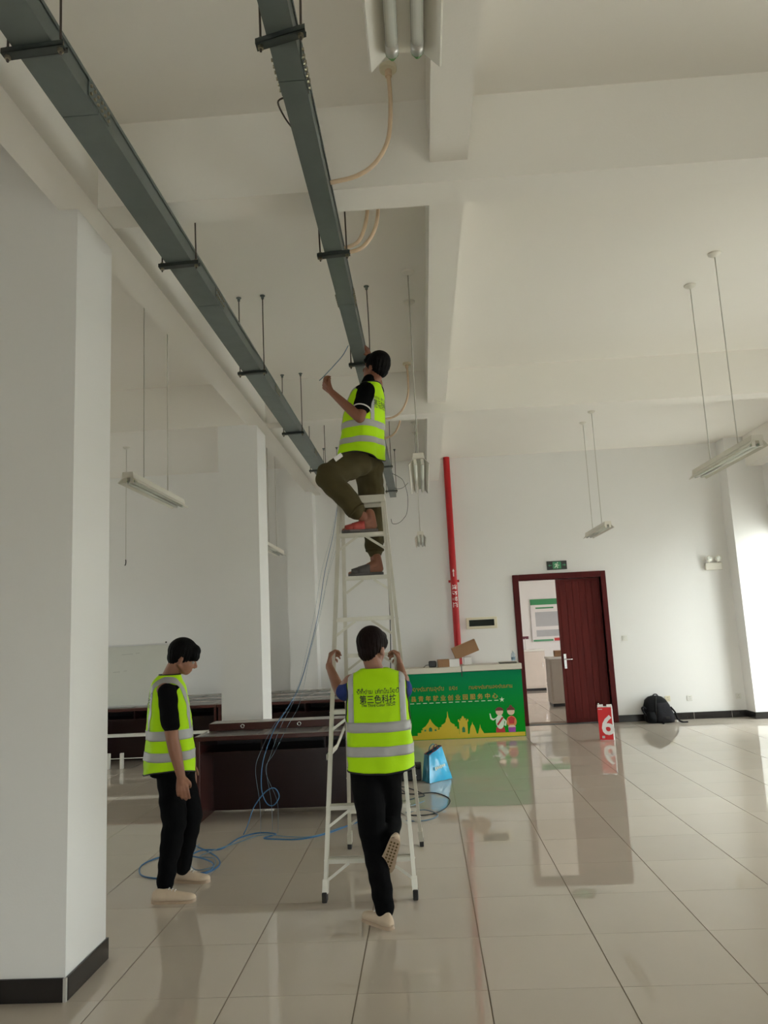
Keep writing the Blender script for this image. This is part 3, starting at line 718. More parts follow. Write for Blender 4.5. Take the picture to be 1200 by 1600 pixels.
def kid(x, z, boy):
    flat('legs_print', [(x-.07, z), (x+.07, z), (x+.06, z+.075), (x-.06, z+.075)] if boy else [(x-.05, z), (x+.05, z), (x+.055, z+.08), (x-.055, z+.08)], 'printred' if boy else 'printpurple', .0004)
    flat('body_print', disc(x, z+.155, .062, .105) if boy else disc(x, z+.15, .075, .085), 'printwhite' if boy else 'printpink', .0008)
    if boy:
        flat('sash_print', [(x-.05, z+.12), (x-.03, z+.10), (x+.055, z+.21), (x+.035, z+.225)], 'printred', .0012)
        flat('arm_print', [(x-.05, z+.205), (x-.10, z+.175), (x-.14, z+.20), (x-.15, z+.28), (x-.135, z+.28), (x-.12, z+.215), (x-.09, z+.20), (x-.03, z+.23)], 'printwhite', .0010)
        flat('arm_print', [(x+.05, z+.21), (x+.10, z+.16), (x+.085, z+.09), (x+.06, z+.10), (x+.075, z+.155), (x+.03, z+.18)], 'printwhite', .0010)
    else: flat('shawl_print', [(x-.035, z+.12), (x+.035, z+.12), (x+.05, z+.2), (x, z+.23), (x-.05, z+.2)], 'printred', .0012); flat('hands_print', [(x-.06, z+.07), (x+.06, z+.07), (x+.03, z+.10), (x-.03, z+.10)], 'printskin', .0014)
    flat('head_print', disc(x, z+.30, .055, .055), 'printskin', .0014)
    flat('hair_print', [(x+.062*math.cos(a), z+.315+.052*math.sin(a)) for a in [PI*k/12 for k in range(13)]], 'printbrown', .0018)
    if not boy: flat('hair_bun_print', disc(x, z+.372, .022, .018), 'printbrown', .0018)
kid(1.035, .065, True); kid(1.205, .065, False)
YX = Yp-.0012
def spaced(body, x0, x1, z, size, m, dy=0., dz=0., dx=0.):
    mb = MB(); n = len(body)
    for i, ch in enumerate(body):
        place_text(mb, text_mesh(ch, size, 'CENTER', .0012), (x0+(x1-x0)*i/(n-1)+dx, YX-dy, z+dz), (1, 0, 0), (0, 0, 1))
    return mb.build('chinese_lettering', m, fp)
spaced('县青年就业创业园服务中心', -.235, .985, .568, .086, 'goldshade', 0, -.004, .004); spaced('县青年就业创业园服务中心', -.235, .985, .568, .086, 'gold', .0008)
for dy, dz, m in ((0, -.004, 'goldshade'), (.0008, 0, 'gold')):
    mb = MB()
    for s, xc in (('ສບລງສມກນວຸສບ', -.06), ('ແລະ', .37), ('ກບລງສມກນວລສບມກນ', .93)):
        place_text(mb, lao_text(s, .066 if xc != .93 else .054, .11), (xc, YX-dy, .712+dz), (1, 0, 0), (0, 0, 1))
    mb.build('lao_lettering', m, fp)
for i in range(14):
    x = -.29+i*.097; flat('dash_print', [(x, .528), (x+.06, .528), (x+.06, .537), (x, .537)], 'printwhite')
star = []
for k in range(10):
    r = .04 if k % 2 == 0 else .014; star.append((1.085+r*math.sin(k*PI/5), .54+r*math.cos(k*PI/5)))
flat('star_print', star, 'printwhite')
# things on the counter
def carton(name, lab, c, dx, dy, dz, ang, m, tape=True):
    t = thing(name, lab, 'box', c); ca, sa = math.cos(ang), math.sin(ang)
    ex, ey = V((ca, sa, 0)), V((-sa, ca, 0)); cc = V(c)+V((0, 0, dz/2))
    MB().obox(cc, ex*dx/2, ey*dy/2, V((0, 0, dz/2))).build('carton', m, t, bevel=.003)
    if tape: MB().obox(cc+V((0, 0, 0))+ex*(dx*.28), ex*dx*.24, ey*(dy/2+.001), V((0, 0, dz/2+.001))).build('packing_tape', 'paper', t)
carton('cardboard_box', 'small closed brown box with white label on the counter', (.32, 11.8, 1.0505), .32, .2, .112, .05, 'cardboard')
t = thing('open_carton', 'open brown cardboard box lying tilted on the counter', 'box', (.60, 11.95, 1.061))
ex, ey, ez = V((.94, .0, .34)), V((0, 1, 0)), V((-.34, 0, .94)); c = V((.60, 12.02, 1.295))
for a, b, h1, h2 in ((ez*-.09, None, ex*.19, ey*.14),): MB().obox(c+a, h1, h2, ez*.003).build('carton_base', 'cardin', t)
MB().obox(c-ey*.14, ex*.19, ey*.003, ez*.09).build('carton_side', 'cardboard', t); MB().obox(c+ey*.14, ex*.19, ey*.003, ez*.09).build('carton_side', 'cardin', t)
MB().obox(c-ex*.19, ex*.003, ey*.14, ez*.09).build('carton_side', 'cardboard', t); MB().obox(c+ex*.19, ex*.003, ey*.14, ez*.09).build('carton_side', 'cardin', t)
MB().obox((.63, 12.0, 1.118), (.06, 0, 0), (0, .10, 0), (0, 0, .057)).build('white_wedge_insert', 'paper', t, bevel=.004)
t = thing('desk_webcam', 'rounded black camera puck with cable on the counter', 'camera', (.08, 11.8, 1.0505))
MB().obox((.08, 11.8, 1.10), (.06, 0, 0), (0, .05, 0), (0, 0, .048)).build('camera_body', 'black', t, bevel=.02)
MB().obox((.148, 11.8, 1.098), (.007, 0, 0), (0, .045, 0), (0, 0, .045)).build('pale_face', 'plate', t, bevel=.004)
MB().tube(catmull([(.02, 11.8, 1.09), (-.02, 11.79, 1.085), (-.05, 11.78, 1.06), (-.06, 11.78, 1.055)], 5), .005, 6).build('camera_cable', 'cabblack', t, smooth=True)
t = thing('laptop', 'closed dark laptop lying near the right end of the counter', 'laptop', (1.21, 11.85, 1.061))
MB().box((1.10, 11.75, 1.062), (1.36, 11.93, 1.075)).build('laptop_base', 'panelgrey', t, bevel=.003); MB().box((1.10, 11.75, 1.076), (1.36, 11.93, 1.084)).build('laptop_lid', 'steelgrey', t, bevel=.003)
t = thing('water_bottle', 'small clear water bottle on the right end of the counter', 'bottle', (1.34, 12.02, 1.061))
MB().lathe([(0, 0), (.03, 0), (.032, .02), (.032, .11), (.028, .13), (.012, .155), (.012, .165), (0, .165)], (1.34, 12.02, 1.061), 16).build('bottle_body', glass_mat('bottle_plastic', (.80, .87, .92)), t, smooth=True)
MB().lathe([(.014, 0), (.0145, .018), (0, .018)], (1.34, 12.02, 1.226), 12).build('bottle_cap', 'plate', t); MB().lathe([(.0325, 0), (.0325, .04)], (1.34, 12.02, 1.10), 16).build('bottle_label', 'cablight', t)
# ================================================================ fire pipe
PXc, PYc, PR = .52, 12.66, .055
t = thing('fire_pipe', 'red fire pipe running up the back wall beside the counter', 'pipe', (PXc, PYc, 0))
MB().cyl((PXc, PYc, 0), (PXc, PYc, CEIL), PR, n=28).build('pipe', 'red', t, smooth=True, auto=40)
for z in (2.40, .6):
    cl = MB().lathe([(PR+.001, -.02), (PR+.007, -.02), (PR+.007, .02), (PR+.001, .02)], (PXc, PYc, z), 28)
    for s in (-1, 1): cl.box((PXc+s*(PR+.018)-.016, PYc-.01, z-.02), (PXc+s*(PR+.018)+.016, PYc+.01, z+.02))
    cl.build('pipe_clamp', 'red', t)
def wrap(vs): return [V((PXc+(PR+.0012)*math.sin(v.x/PR), PYc-(PR+.0012)*math.cos(v.x/PR), v.z)) for v in vs]
mb = MB()
for i, ch in enumerate('消防管道'):
    vs, fs = text_mesh(ch, .085, 'CENTER', .0025); mb.add(wrap([V((v.y-.032, 0, 2.30-i*.098-v.x)) for v in vs]), fs)
mb.build('white_lettering', 'whitepaint', t)
arr = [(-.007, 2.475), (.007, 2.475), (.007, 2.56), (.02, 2.56), (0, 2.605), (-.02, 2.56), (-.007, 2.56)]
MB().add(wrap([V((x, 0, z)) for x, z in arr]), [tuple(range(7))]).build('white_arrow', 'whitepaint', t)
# ================================================================ wall fittings
t = thing('distribution_panel', 'cream electrical panel with dark cover above the counter', 'panel', (.94, YB, 1.59))
MB().box((.685, YB-.02, 1.595), (1.20, YB, 1.785)).build('panel_frame', 'creamplate', t, bevel=.006); MB().box((.735, YB-.03, 1.64), (1.15, YB-.019, 1.745)).build('panel_cover', 'panelgrey', t, bevel=.004)
t = thing('exit_sign', 'dark emergency exit sign with green running man above the door', 'exit sign', (2.255, YB, 2.51))
MB().box((2.09, YB-.025, 2.51), (2.42, YB, 2.655)).build('sign_case', 'exitblack', t, bevel=.004)
ye = YB-.0265
def ef(name, pts, m): MB().poly([(x, ye, z) for x, z in pts], (0, .0012, 0)).build(name, m, t)
ef('green_field', [(2.185, 2.525), (2.325, 2.525), (2.325, 2.64), (2.185, 2.64)], 'exitgreen')
ye -= .0012
ef('running_man_head', disc(2.268, 2.622, .011, .011, 10), 'printwhite')
ef('running_man', [(2.235, 2.612), (2.262, 2.606), (2.276, 2.585), (2.295, 2.588), (2.295, 2.578), (2.272, 2.572), (2.262, 2.588), (2.256, 2.568), (2.275, 2.556), (2.265, 2.530), (2.253, 2.533), (2.259, 2.551), (2.235, 2.558), (2.222, 2.536), (2.212, 2.542), (2.228, 2.572), (2.24, 2.58), (2.232, 2.597), (2.22, 2.588), (2.213, 2.596)], 'printwhite')
for s, x in ((-1, 2.14), (1, 2.372)): ef('sign_arrow', [(x-.028*s, 2.578), (x+.005*s, 2.578), (x+.005*s, 2.562), (x+.03*s, 2.5835), (x+.005*s, 2.605), (x+.005*s, 2.589), (x-.028*s, 2.589)], 'exitgreen')
t = thing('emergency_light', 'white twin head emergency light high in the right corner', 'light', (4.80, YB, 2.37))
MB().box((4.67, YB-.07, 2.37), (4.94, YB, 2.49)).build('battery_box', 'lamprefl', t, bevel=.01)
for x in (4.73, 4.88):
    hd = MB().lathe([(0, .03), (.03, .03), (.045, 0), (.055, -.035), (.05, -.04), (0, -.042)], (x, YB-.06, 2.555), 18, 'y').build('lamp_head', 'lamprefl', t, smooth=True, auto=40)
    MB().lathe([(0, 0), (.04, 0), (.036, -.006), (0, -.008)], (x, YB-.102, 2.555), 16, 'y').build('lens', 'tube', hd, smooth=True)
    MB().cyl((x, YB-.05, 2.49), (x, YB-.05, 2.53), .012).build('neck', 'plate', t)
def socket(x, z, lab, m='plate', switch=False):
    t = thing('light_switch' if switch else 'wall_socket', lab, 'switch' if switch else 'socket', (x, YB, z-.043))
    MB().box((x-.043, YB-.009, z-.043), (x+.043, YB, z+.043)).build('face_plate', m, t, bevel=.004)
    if switch: MB().box((x-.02, YB-.013, z-.028), (x+.02, YB-.009, z+.028)).build('rocker', m, t, bevel=.003)
    else:
        for px_, pz, a in ((-.012, -.014, .5), (.012, -.014, -.5), (-.008, .018, 0), (.008, .018, 0)):
            MB().obox((x+px_, YB-.0095, z+pz), V((math.cos(a+PI/2), 0, math.sin(a+PI/2)))*.006, (0, .001, 0), V((math.cos(a), 0, math.sin(a)))*.0018).build('slot', 'black', t)
socket(3.85, .335, 'cream wall socket above the black backpack', 'creamplate'); socket(4.20, .33, 'white wall socket right of the backpack'); socket(4.975, .325, 'white wall socket in the shaded right corner'); socket(3.26, 1.33, 'white light switch right of the door', switch=True)
# ================================================================ floor things on the right
t = thing('red_carton', 'tall red carton printed with a big white 6 on the floor', 'box', (2.45, 10.95, 0))
ang = -.27; ex = V((math.cos(ang), math.sin(ang), 0)); ey = V((-math.sin(ang), math.cos(ang), 0)); c = V((2.445, 11.0, .222))
MB().obox(c, ex*.098, ey*.07, V((0, 0, .222))).build('carton', 'boxwhite', t, bevel=.002)
fr = MB().obox(c-ey*.0705-ex*.006, ex*.092, ey*.001, V((0, 0, .219))).build('red_face', 'boxred', t)
o6 = c-ey*.0722
def on6(vf, dx, dz): mb = MB(); place_text(mb, vf, o6+ex*dx+V((0, 0, dz)), ex, (0, 0, 1)); return mb
on6(text_mesh('6', .36, 'CENTER', .008), .025, -.145).build('big_white_numeral', 'boxwhite', fr)
for k in range(5): MB().obox(o6+ex*(-.082+k*.011)+V((0, 0, .193)), ex*.004, ey*.0003, V((0, 0, .005))).build('small_white_mark', 'boxwhite', fr)
MB().obox(o6+ex*-.045+V((0, 0, -.182)), ex*.018, ey*.0003, V((0, 0, .016))).build('grey_label', 'printgrey', fr)
for s, w in ((-.06, .036), (.06, .034)): MB().obox(c+ex*s+V((0, 0, .236)), ex*w, ey*.03, V((0, 0, .014))).build('handle_flap', 'boxwhite', t, bevel=.003)
# backpack
t = thing('backpack', 'black backpack leaning on the back wall beside the carton', 'backpack', (3.620, 12.5, 0))
def bring(z, x0, x1, y0, y1, n=24, p=.6):
    cx, cy, rx, ry = (x0+x1)/2, (y0+y1)/2, (x1-x0)/2, (y1-y0)/2; R = []
    for k in range(n):
        a = 2*PI*k/n; ca, sa = math.cos(a), math.sin(a)
        R.append((cx+rx*math.copysign(abs(ca)**p, ca), cy+ry*math.copysign(abs(sa)**p, sa), z))
    return R
MB().rings([bring(.002, 3.430, 3.810, 12.42, 12.64), bring(.03, 3.410, 3.835, 12.40, 12.66), bring(.14, 3.400, 3.840, 12.42, 12.68), bring(.26, 3.420, 3.810, 12.47, 12.70), bring(.34, 3.450, 3.770, 12.52, 12.71), bring(.385, 3.510, 3.720, 12.57, 12.715), bring(.40, 3.570, 3.670, 12.61, 12.71)]).build('pack_body', 'bp', t, smooth=True)
MB().rings([bring(.015, 3.560, 3.820, 12.36, 12.5), bring(.05, 3.550, 3.825, 12.345, 12.5), bring(.16, 3.555, 3.815, 12.36, 12.5), bring(.24, 3.570, 3.790, 12.41, 12.52), bring(.30, 3.590, 3.760, 12.455, 12.53)]).build('front_pocket', 'bp2', t, smooth=True)
MB().rings([bring(.02, 3.420, 3.540, 12.36, 12.5), bring(.10, 3.415, 3.545, 12.355, 12.5), bring(.17, 3.430, 3.530, 12.39, 12.5)]).build('side_pocket', 'bp', t, smooth=True)
MB().tube(catmull([(3.540, 12.405, .02), (3.545, 12.40, .12), (3.560, 12.425, .24), (3.590, 12.50, .33), (3.620, 12.57, .39)], 6), .007, 6).build('zip', 'trim', t, smooth=True)
for pts in ([(3.790, 12.44, .24), (3.840, 12.41, .16), (3.860, 12.40, .08), (3.890, 12.38, .03), (3.940, 12.36, .008), (4.010, 12.36, .008)], [(3.410, 12.48, .22), (3.370, 12.45, .25), (3.345, 12.44, .23), (3.370, 12.43, .16), (3.400, 12.42, .12)], [(3.630, 12.35, .012), (3.620, 12.31, .008), (3.605, 12.28, .006)]):
    MB().tube(catmull(pts, 5), .014, 6).build('strap', 'bp', t, smooth=True)
MB().tube(catmull([(3.590, 12.66, .395), (3.610, 12.65, .42), (3.650, 12.65, .42), (3.670, 12.66, .395)], 5), .009, 6).build('carry_handle', 'bp', t, smooth=True)
MB().obox((3.700, 12.335, .085), (.032, 0, 0), (0, .006, 0), (0, 0, .018)).build('buckle', 'trim', t, bevel=.004); MB().obox((3.855, 12.375, .025), (.012, 0, 0), (0, .004, 0), (0, 0, .012)).build('white_tag', 'paper', t)
# blue shopping bag
t = thing('shopping_bag', 'shiny blue shopping bag with white lettering on the floor', 'bag', (.04, 8.6, 0))
b = [V((-.045, 8.42, .004)), V((.205, 8.66, .004)), V((.135, 8.83, .004)), V((-.125, 8.60, .004))]
tp = [V((-.035, 8.50, .285)), V((.105, 8.64, .355)), V((.075, 8.72, .35)), V((-.085, 8.58, .285))]
def quadstrip(a0, a1, b0, b1, th, name, m, par, bulge=.02, nx=8, nz=8, sd=0):
    mb = MB(); G = []; nrm = (a1-a0).cross(b0-a0).normalized(); rnd = random.Random(sd)
    for side in (0, 1):
        for j in range(nz+1):
            for i in range(nx+1):
                u, v = i/nx, j/nz; p = (a0.lerp(a1, u)).lerp(b0.lerp(b1, u), v)
                w = math.sin(PI*u)*math.sin(PI*v)**.7*bulge+.006*math.sin(9*u+5*v+sd)*math.sin(PI*u)
                mb.v.append(p+nrm*(w+side*th))
    n1 = (nx+1)*(nz+1)
    for j in range(nz):
        for i in range(nx):
            q = j*(nx+1)+i; mb.f += [(q, q+1, q+nx+2, q+nx+1), (n1+q, n1+q+nx+1, n1+q+nx+2, n1+q+1)]
    for i in range(nx):
        for j in (0, nz): q = j*(nx+1)+i; mb.f.append((q, q+1, n1+q+1, n1+q))
    for j in range(nz):
        for i in (0, nx): q = j*(nx+1)+i; mb.f.append((q, q+nx+1, n1+q+nx+1, n1+q))
    return mb.build(name, m, par, smooth=True, auto=60)
ff = quadstrip(b[0], b[1], tp[0], tp[1], .002, 'front_face', 'bag', t, .025, sd=1)
quadstrip(b[2], b[3], tp[2], tp[3], .002, 'back_face', 'bag', t, .02, sd=2); quadstrip(b[3], b[0], tp[3], tp[0], .002, 'gusset', 'bagdark', t, -.02, sd=3); quadstrip(b[1], b[2], tp[1], tp[2], .002, 'gusset', 'bagdark', t, -.015, sd=4)
MB().poly(b, (0, 0, .003)).build('bag_base', 'bagdark', t)
MB().tube(tp, .006, 6, closed=True).build('rim_binding', 'maroon', t)
MB().tube(catmull([tp[0].lerp(tp[1], .3), tp[0].lerp(tp[1], .35)+V((0, .02, .045)), tp[0].lerp(tp[1], .6)+V((0, .02, .05)), tp[0].lerp(tp[1], .7)], 6), .006, 6).build('bag_handle', 'maroon', t, smooth=True)
MB().tube(catmull([tp[2].lerp(tp[3], .3), tp[2].lerp(tp[3], .35)+V((0, -.02, .05)), tp[2].lerp(tp[3], .6)+V((0, -.02, .045)), tp[2].lerp(tp[3], .7)], 6), .006, 6).build('bag_handle', 'bagdark', t, smooth=True)
dv = (b[1]-b[0]).normalized(); nv = (b[1]-b[0]).cross(tp[0]-b[0]).normalized()
if nv.y > 0: nv = -nv
upv = (tp[0].lerp(tp[1], .5)-b[0].lerp(b[1], .5)).normalized(); oc = b[0].lerp(b[1], .5).lerp(tp[0].lerp(tp[1], .5), .42)+nv*.034
mb = MB()
for i in range(6):
    h = .03 if i in (0, 3) else .021
    mb.obox(oc+dv*(-.075+i*.027)+upv*(.004*i), dv*.009, upv*h*.6, nv*.0006)
mb.build('white_wordmark', 'printwhite', ff)
# black tool case beside the bag
t = thing('tool_case', 'black tool case lying on the floor behind the ladder', 'case', (-.24, 8.65, 0))
MB().box((-.42, 8.60, .004), (-.13, 8.80, .13)).build('case_body', 'black', t, bevel=.012); MB().box((-.42, 8.60, .133), (-.13, 8.80, .17)).build('case_lid', 'blackrub', t, bevel=.012)
MB().tube(catmull([(-.34, 8.6, .10), (-.34, 8.575, .10), (-.21, 8.575, .10), (-.21, 8.6, .10)], 4), .008, 6).build('case_handle', 'black', t, smooth=True)
# ================================================================ cables on the floor
rf = .005
wire('coiled_cable', [(-.38, 8.0, rf), (-.2, 7.92, rf), (.0, 7.95, rf), (.14, 7.66, rf), (.1, 7.3, rf), (-.05, 7.06, rf), (-.28, 7.1, rf), (-.36, 7.4, .02), (-.2, 7.7, .012), (-.1, 7.86, rf), (-.25, 8.2, rf), (-.36, 8.3, rf), (-.3, 7.95, .02)], .005, 'cabblack', 'dark cable coiled on the floor in front of the blue bag', group='dark cables beside the bag')
wire('coiled_cable', [(-.34, 7.2, rf), (-.3, 6.9, rf), (-.1, 6.85, rf), (.02, 7.02, rf), (-.1, 7.2, .014), (-.28, 7.12, .014), (-.34, 7.3, rf), (-.2, 7.45, rf), (-.1, 7.6, rf)], .005, 'cablight', 'pale blue cable looped behind the ladder foot')
wire('network_cable', [(-2.02, 6.5, rf), (-1.93, 6.3, rf), (-1.80, 6.15, rf), (-1.66, 5.95, rf), (-1.60, 5.75, rf), (-1.66, 5.57, rf), (-1.80, 5.50, rf), (-2.0, 5.52, rf), (-2.13, 5.62, rf), (-2.2, 5.85, rf), (-2.1, 6.05, rf), (-1.86, 5.98, .015), (-1.66, 5.80, .015), (-1.63, 5.6, .015), (-1.78, 5.55, .015), (-1.9, 5.75, .02), (-1.85, 6.1, .02), (-1.7, 6.2, rf), (-1.63, 6.5, rf), (-1.5, 6.64, rf), (-1.34, 6.58, rf), (-1.42, 6.47, rf), (-1.3, 6.42, rf), (-1.1, 6.40, rf), (-.9, 6.55, rf), (-.68, 6.88, rf), (-.5, 6.95, rf)], .006, 'cablu', 'blue network cable coiled on the floor at the left worker\'s feet')
wire('network_cable', [(-1.92, 6.35, .01), (-1.88, 6.0, .016), (-1.83, 5.8, .02), (-1.72, 5.62, .02), (-1.62, 5.70, .02), (-1.68, 5.9, .02), (-1.8, 5.95, .02), (-1.74, 6.15, .01), (-1.6, 6.35, .01), (-1.45, 6.55, .01), (-1.2, 6.46, .01), (-1.0, 6.46, .01), (-.8, 6.72, .01)], .004, 'cablight', 'thin pale cable lying over the blue floor coil')
hang = [(-1.335, 12.45, 3.86), (-1.40, 12.0, 3.2), (-1.45, 11.2, 2.55), (-1.42, 10.2, 1.95), (-1.38, 9.0, 1.45), (-1.34, 8.0, 1.13), (-1.33, 7.3, .98), (-1.385, 6.9, .84), (-1.45, 6.74, .64), (-1.475, 6.7, .50), (-1.48, 6.7, .34), (-1.44, 6.7, .23), (-1.38, 6.7, .21), (-1.33, 6.7, .28), (-1.37, 6.7, .35), (-1.45, 6.7, .32), (-1.55, 6.7, .20), (-1.60, 6.66, .06), (-1.62, 6.6, .007)]
wire('hanging_cable', hang, .0045, 'cablu', 'blue cable hanging from the tray end and looping above the floor')
rr = random.Random(3)
for k, lab in enumerate(('thin pale cable hanging just left of the blue hanging cable', 'thin pale cable hanging just right of the blue hanging cable', 'rightmost of the thin cables hanging from the tray end')):
    o = (-.05, .05, .10)[k]
    wire('hanging_cable', [(-1.335+o*.15, 12.46, 3.86)]+[(x+o*(.6+.5*math.sin(i+k)), y, z) for i, (x, y, z) in enumerate(hang[1:10])]+[(-1.45+o, 6.7, .25), (-1.44+o, 6.68, .06), (-1.43+o, 6.6, .006)], .0016, 'cablight', lab)
# ================================================================ beyond the doorway
t = thing('notice_board', 'white notice poster with green header in the room beyond the door', 'poster', (3.4, 21.58, 1.13))
MB().box((2.98, 21.54, 1.135), (3.98, 21.598, 2.31)).build('poster_board', 'paper', t)
for n_, x0, x1, z0, z1, m in (('green_header', 2.98, 3.98, 2.15, 2.31, 'printgreen'), ('green_title', 3.12, 3.62, 2.04, 2.08, 'printgreen'), ('text_block', 3.10, 3.85, 1.55, 1.95, 'printgrey'), ('text_block', 3.10, 3.85, 1.27, 1.45, 'printgrey'), ('teal_footer', 3.0, 3.55, 1.14, 1.19, 'exitgreen'), ('red_footer', 3.58, 3.98, 1.14, 1.22, 'printred')):
    MB().box((x0, 21.536, z0), (x1, 21.541, z1)).build(n_, m, t)
def cabinet(lab, x0, x1, y0, y1, h, m):
    t = thing('display_cabinet', lab, 'cabinet', ((x0+x1)/2, y0, 0))
    MB().box((x0, y0, .06), (x1, y1, h-.04)).build('cabinet_body', m, t, bevel=.004); MB().box((x0+.02, y0+.02, 0), (x1-.02, y1, .06)).build('plinth', 'black', t)
    MB().box((x0-.02, y0-.02, h-.04), (x1+.02, y1, h)).build('cabinet_top', 'plate', t, bevel=.004)
    MB().box((x0+.03, y0-.012, .10), (x1-.03, y0, h-.08)).build('cabinet_door', m, t, bevel=.003)
    MB().cyl((x1-.07, y0-.03, h*.55), (x1-.07, y0-.03, h*.68), .008).build('handle', 'chrome', t)
cabinet('beige cabinet seen through the doorway beside its left jamb', 2.30, 2.92, 19.2, 19.7, 1.0, 'beige'); cabinet('grey brown cabinet seen through the doorway beside the door leaf', 2.42, 3.1, 15.4, 15.9, .96, 'steelgrey')
carton('cardboard_box', 'small brown box on the grey brown cabinet beyond the doorway', (2.66, 15.6, .962), .2, .15, .12, 0, 'cardboard', False)
t = thing('desk_flag', 'small red topped stand beyond the doorway', 'stand', (2.5, 19.4, 1.0)); MB().cyl((2.5, 19.4, 1.0), (2.5, 19.4, 1.28), .012).build('pole', 'plate', t); MB().box((2.42, 19.39, 1.26), (2.58, 19.41, 1.33)).build('pennant', 'maroon', t); MB().lathe([(0, 0), (.06, 0), (.05, .02), (0, .02)], (2.5, 19.4, 1.0), 14).build('base', 'plate', t)
# ================================================================ people
def unit(v): return V(v).normalized()
def add_hand(mb, wrist, d, n, right, curl=(.5, .6, .5), thumb_curl=.4, sc=1.0, spread=.05):
    w, d, n = V(wrist), unit(d), V(n); n = (n-d*n.dot(d)).normalized()
    t = d.cross(n) if right else n.cross(d)
    K = []
    for i, (off, ln) in enumerate(((.030, .082), (.010, .086), (-.010, .082), (-.029, .074))):
        k = w+(d*ln+t*off)*sc; K.append(k)
        mb.cap(w+t*off*.55*sc+d*.008*sc, .0135*sc, k, .0112*sc, 10)
    mb.cap(w-d*.02*sc, .021*sc, w+d*.035*sc, .020*sc, 12)
    mb.cap(w+(d*.02+t*.018)*sc+n*.006*sc, .015*sc, w+(d*.055+t*.022)*sc+n*.004*sc, .014*sc, 10)
    for i, L in enumerate(((.042, .025, .020), (.046, .029, .021), (.043, .027, .020), (.033, .020, .018))):
        p = K[i]; a = 0.; fd = (d+t*spread*(1.2-i*.8)).normalized()
        for j in range(3):
            a += curl[j]*(1+.08*i)
            dr = fd*math.cos(a)+n*math.sin(a); q = p+dr*L[j]*sc
            mb.cap(p, (.0105-.0011*j)*sc, q, (.0098-.0012*j)*sc, 8); p = q
    p = w+(d*.022+t*.026)*sc; dr = (d*.74+t*.55+n*.30).normalized()
    q = p+dr*.034*sc; mb.cap(p, .0145*sc, q, .0115*sc, 8)
    dr = (d*(.85)+t*(.45-thumb_curl*.8)+n*(.25+thumb_curl)).normalized(); r = q+dr*.027*sc; mb.cap(q, .0112*sc, r, .010*sc, 8)
    dr = (d*.85+t*(.25-thumb_curl)+n*(.25+thumb_curl)).normalized(); mb.cap(r, .010*sc, r+dr*.016*sc, .0085*sc, 8)
def add_arm(mb, sh, el, wr, k=1.0):
    sh, el, wr = V(sh), V(el), V(wr)
    mb.cap(sh, .050*k, sh.lerp(el, .45), .046*k).cap(sh.lerp(el, .45), .046*k, el, .037*k).cap(el, .037*k, el.lerp(wr, .3), .038*k).cap(el.lerp(wr, .3), .038*k, wr, .0245*k)
def hframe(f):
    f = unit(f); u = V((0, 0, 1)); u = (u-f*u.dot(f)).normalized(); return f, u.cross(f), u
def add_head(mb, c, f, neck):
    f, l, u = hframe(f); c = V(c); ax = (f, l, u)
    P = lambda a, b, d: c+f*a+l*b+u*d
    mb.sphere(P(-.010, 0, .022), (.093, .074, .094), 20, 14, ax)
    mb.sphere(P(.030, 0, -.035), (.060, .058, .078), 18, 12, ax)
    mb.sphere(P(.050, 0, -.082), (.034, .036, .030), 14, 8, ax)
    for s in (-1, 1):
        mb.sphere(P(.036, s*.034, -.040), (.036, .026, .032), 12, 8, ax)
        mb.cap(P(-.012, s*.056, -.055), .014, P(.045, s*.024, -.092), .016, 8)
        mb.sphere(P(-.008, s*.078, -.022), (.019, .0075, .031), 12, 8, (f*.95+l*s*.25, l, u))
        mb.sphere(P(-.004, s*.081, -.046), (.010, .006, .012), 8, 6, ax)
        mb.cap(P(.078, s*.012, .012), .011, P(.066, s*.044, .008), .012, 8)
        mb.sphere(P(.098, s*.010, -.045), (.010, .008, .008), 8, 6, ax)
    mb.cap(P(.085, 0, .002), .008, P(.106, 0, -.036), .0115, 8)
    mb.cap(P(.084, -.013, -.066), .0075, P(.084, .013, -.066), .0075, 8).cap(P(.080, -.011, -.077), .008, P(.080, .011, -.077), .008, 8)
    mb.cap(P(-.028, 0, -.05), .052, V(neck), .056, 16)
def eyes(t, c, f):
    f, l, u = hframe(f); c = V(c)
    for s in (-1, 1):
        e = MB().sphere(c+f*.076+l*s*.030-u*.014, (.012, .015, .009), 12, 8, (f, l, u)).build('eye', 'eye', t, smooth=True)
        MB().sphere(c+f*.0845+l*s*.030-u*.014, (.004, .006, .006), 10, 6, (f, l, u)).build('iris', 'iris', e, smooth=True)
        MB().cap(c+f*.090+l*s*.014+u*.006, .0035, c+f*.078+l*s*.046+u*.004, .003, 6).build('eyebrow', 'hair', t, smooth=True)
def hair(t, c, f, m, parts, seed=0):
    f, l, u = hframe(f); c = V(c); mb = MB()
    for a, b, d, r in parts: mb.sphere(c+f*a+l*b+u*d, r, 20, 14, (f, l, u))
    o = mb.build('hair', m, t); remesh(o, .006, 5)
    og = WORG(t); rnd = random.Random(seed); ph = [rnd.uniform(0, 6.3) for _ in range(6)]
    nrm = [v.normal.copy() for v in o.data.vertices]
    for v, nn in zip(o.data.vertices, nrm):
        q = v.co+og-c; a = math.atan2(q.dot(l), q.dot(f)); h = q.dot(u)
        w = math.sin(a*23+ph[0]+h*30)+.7*math.sin(a*41+ph[1]-h*45)+.5*math.sin(a*67+ph[2]+h*20)
        k = max(0., min(1., (.09-h)/.06))
        v.co += nn*.0016*w*k
    return o
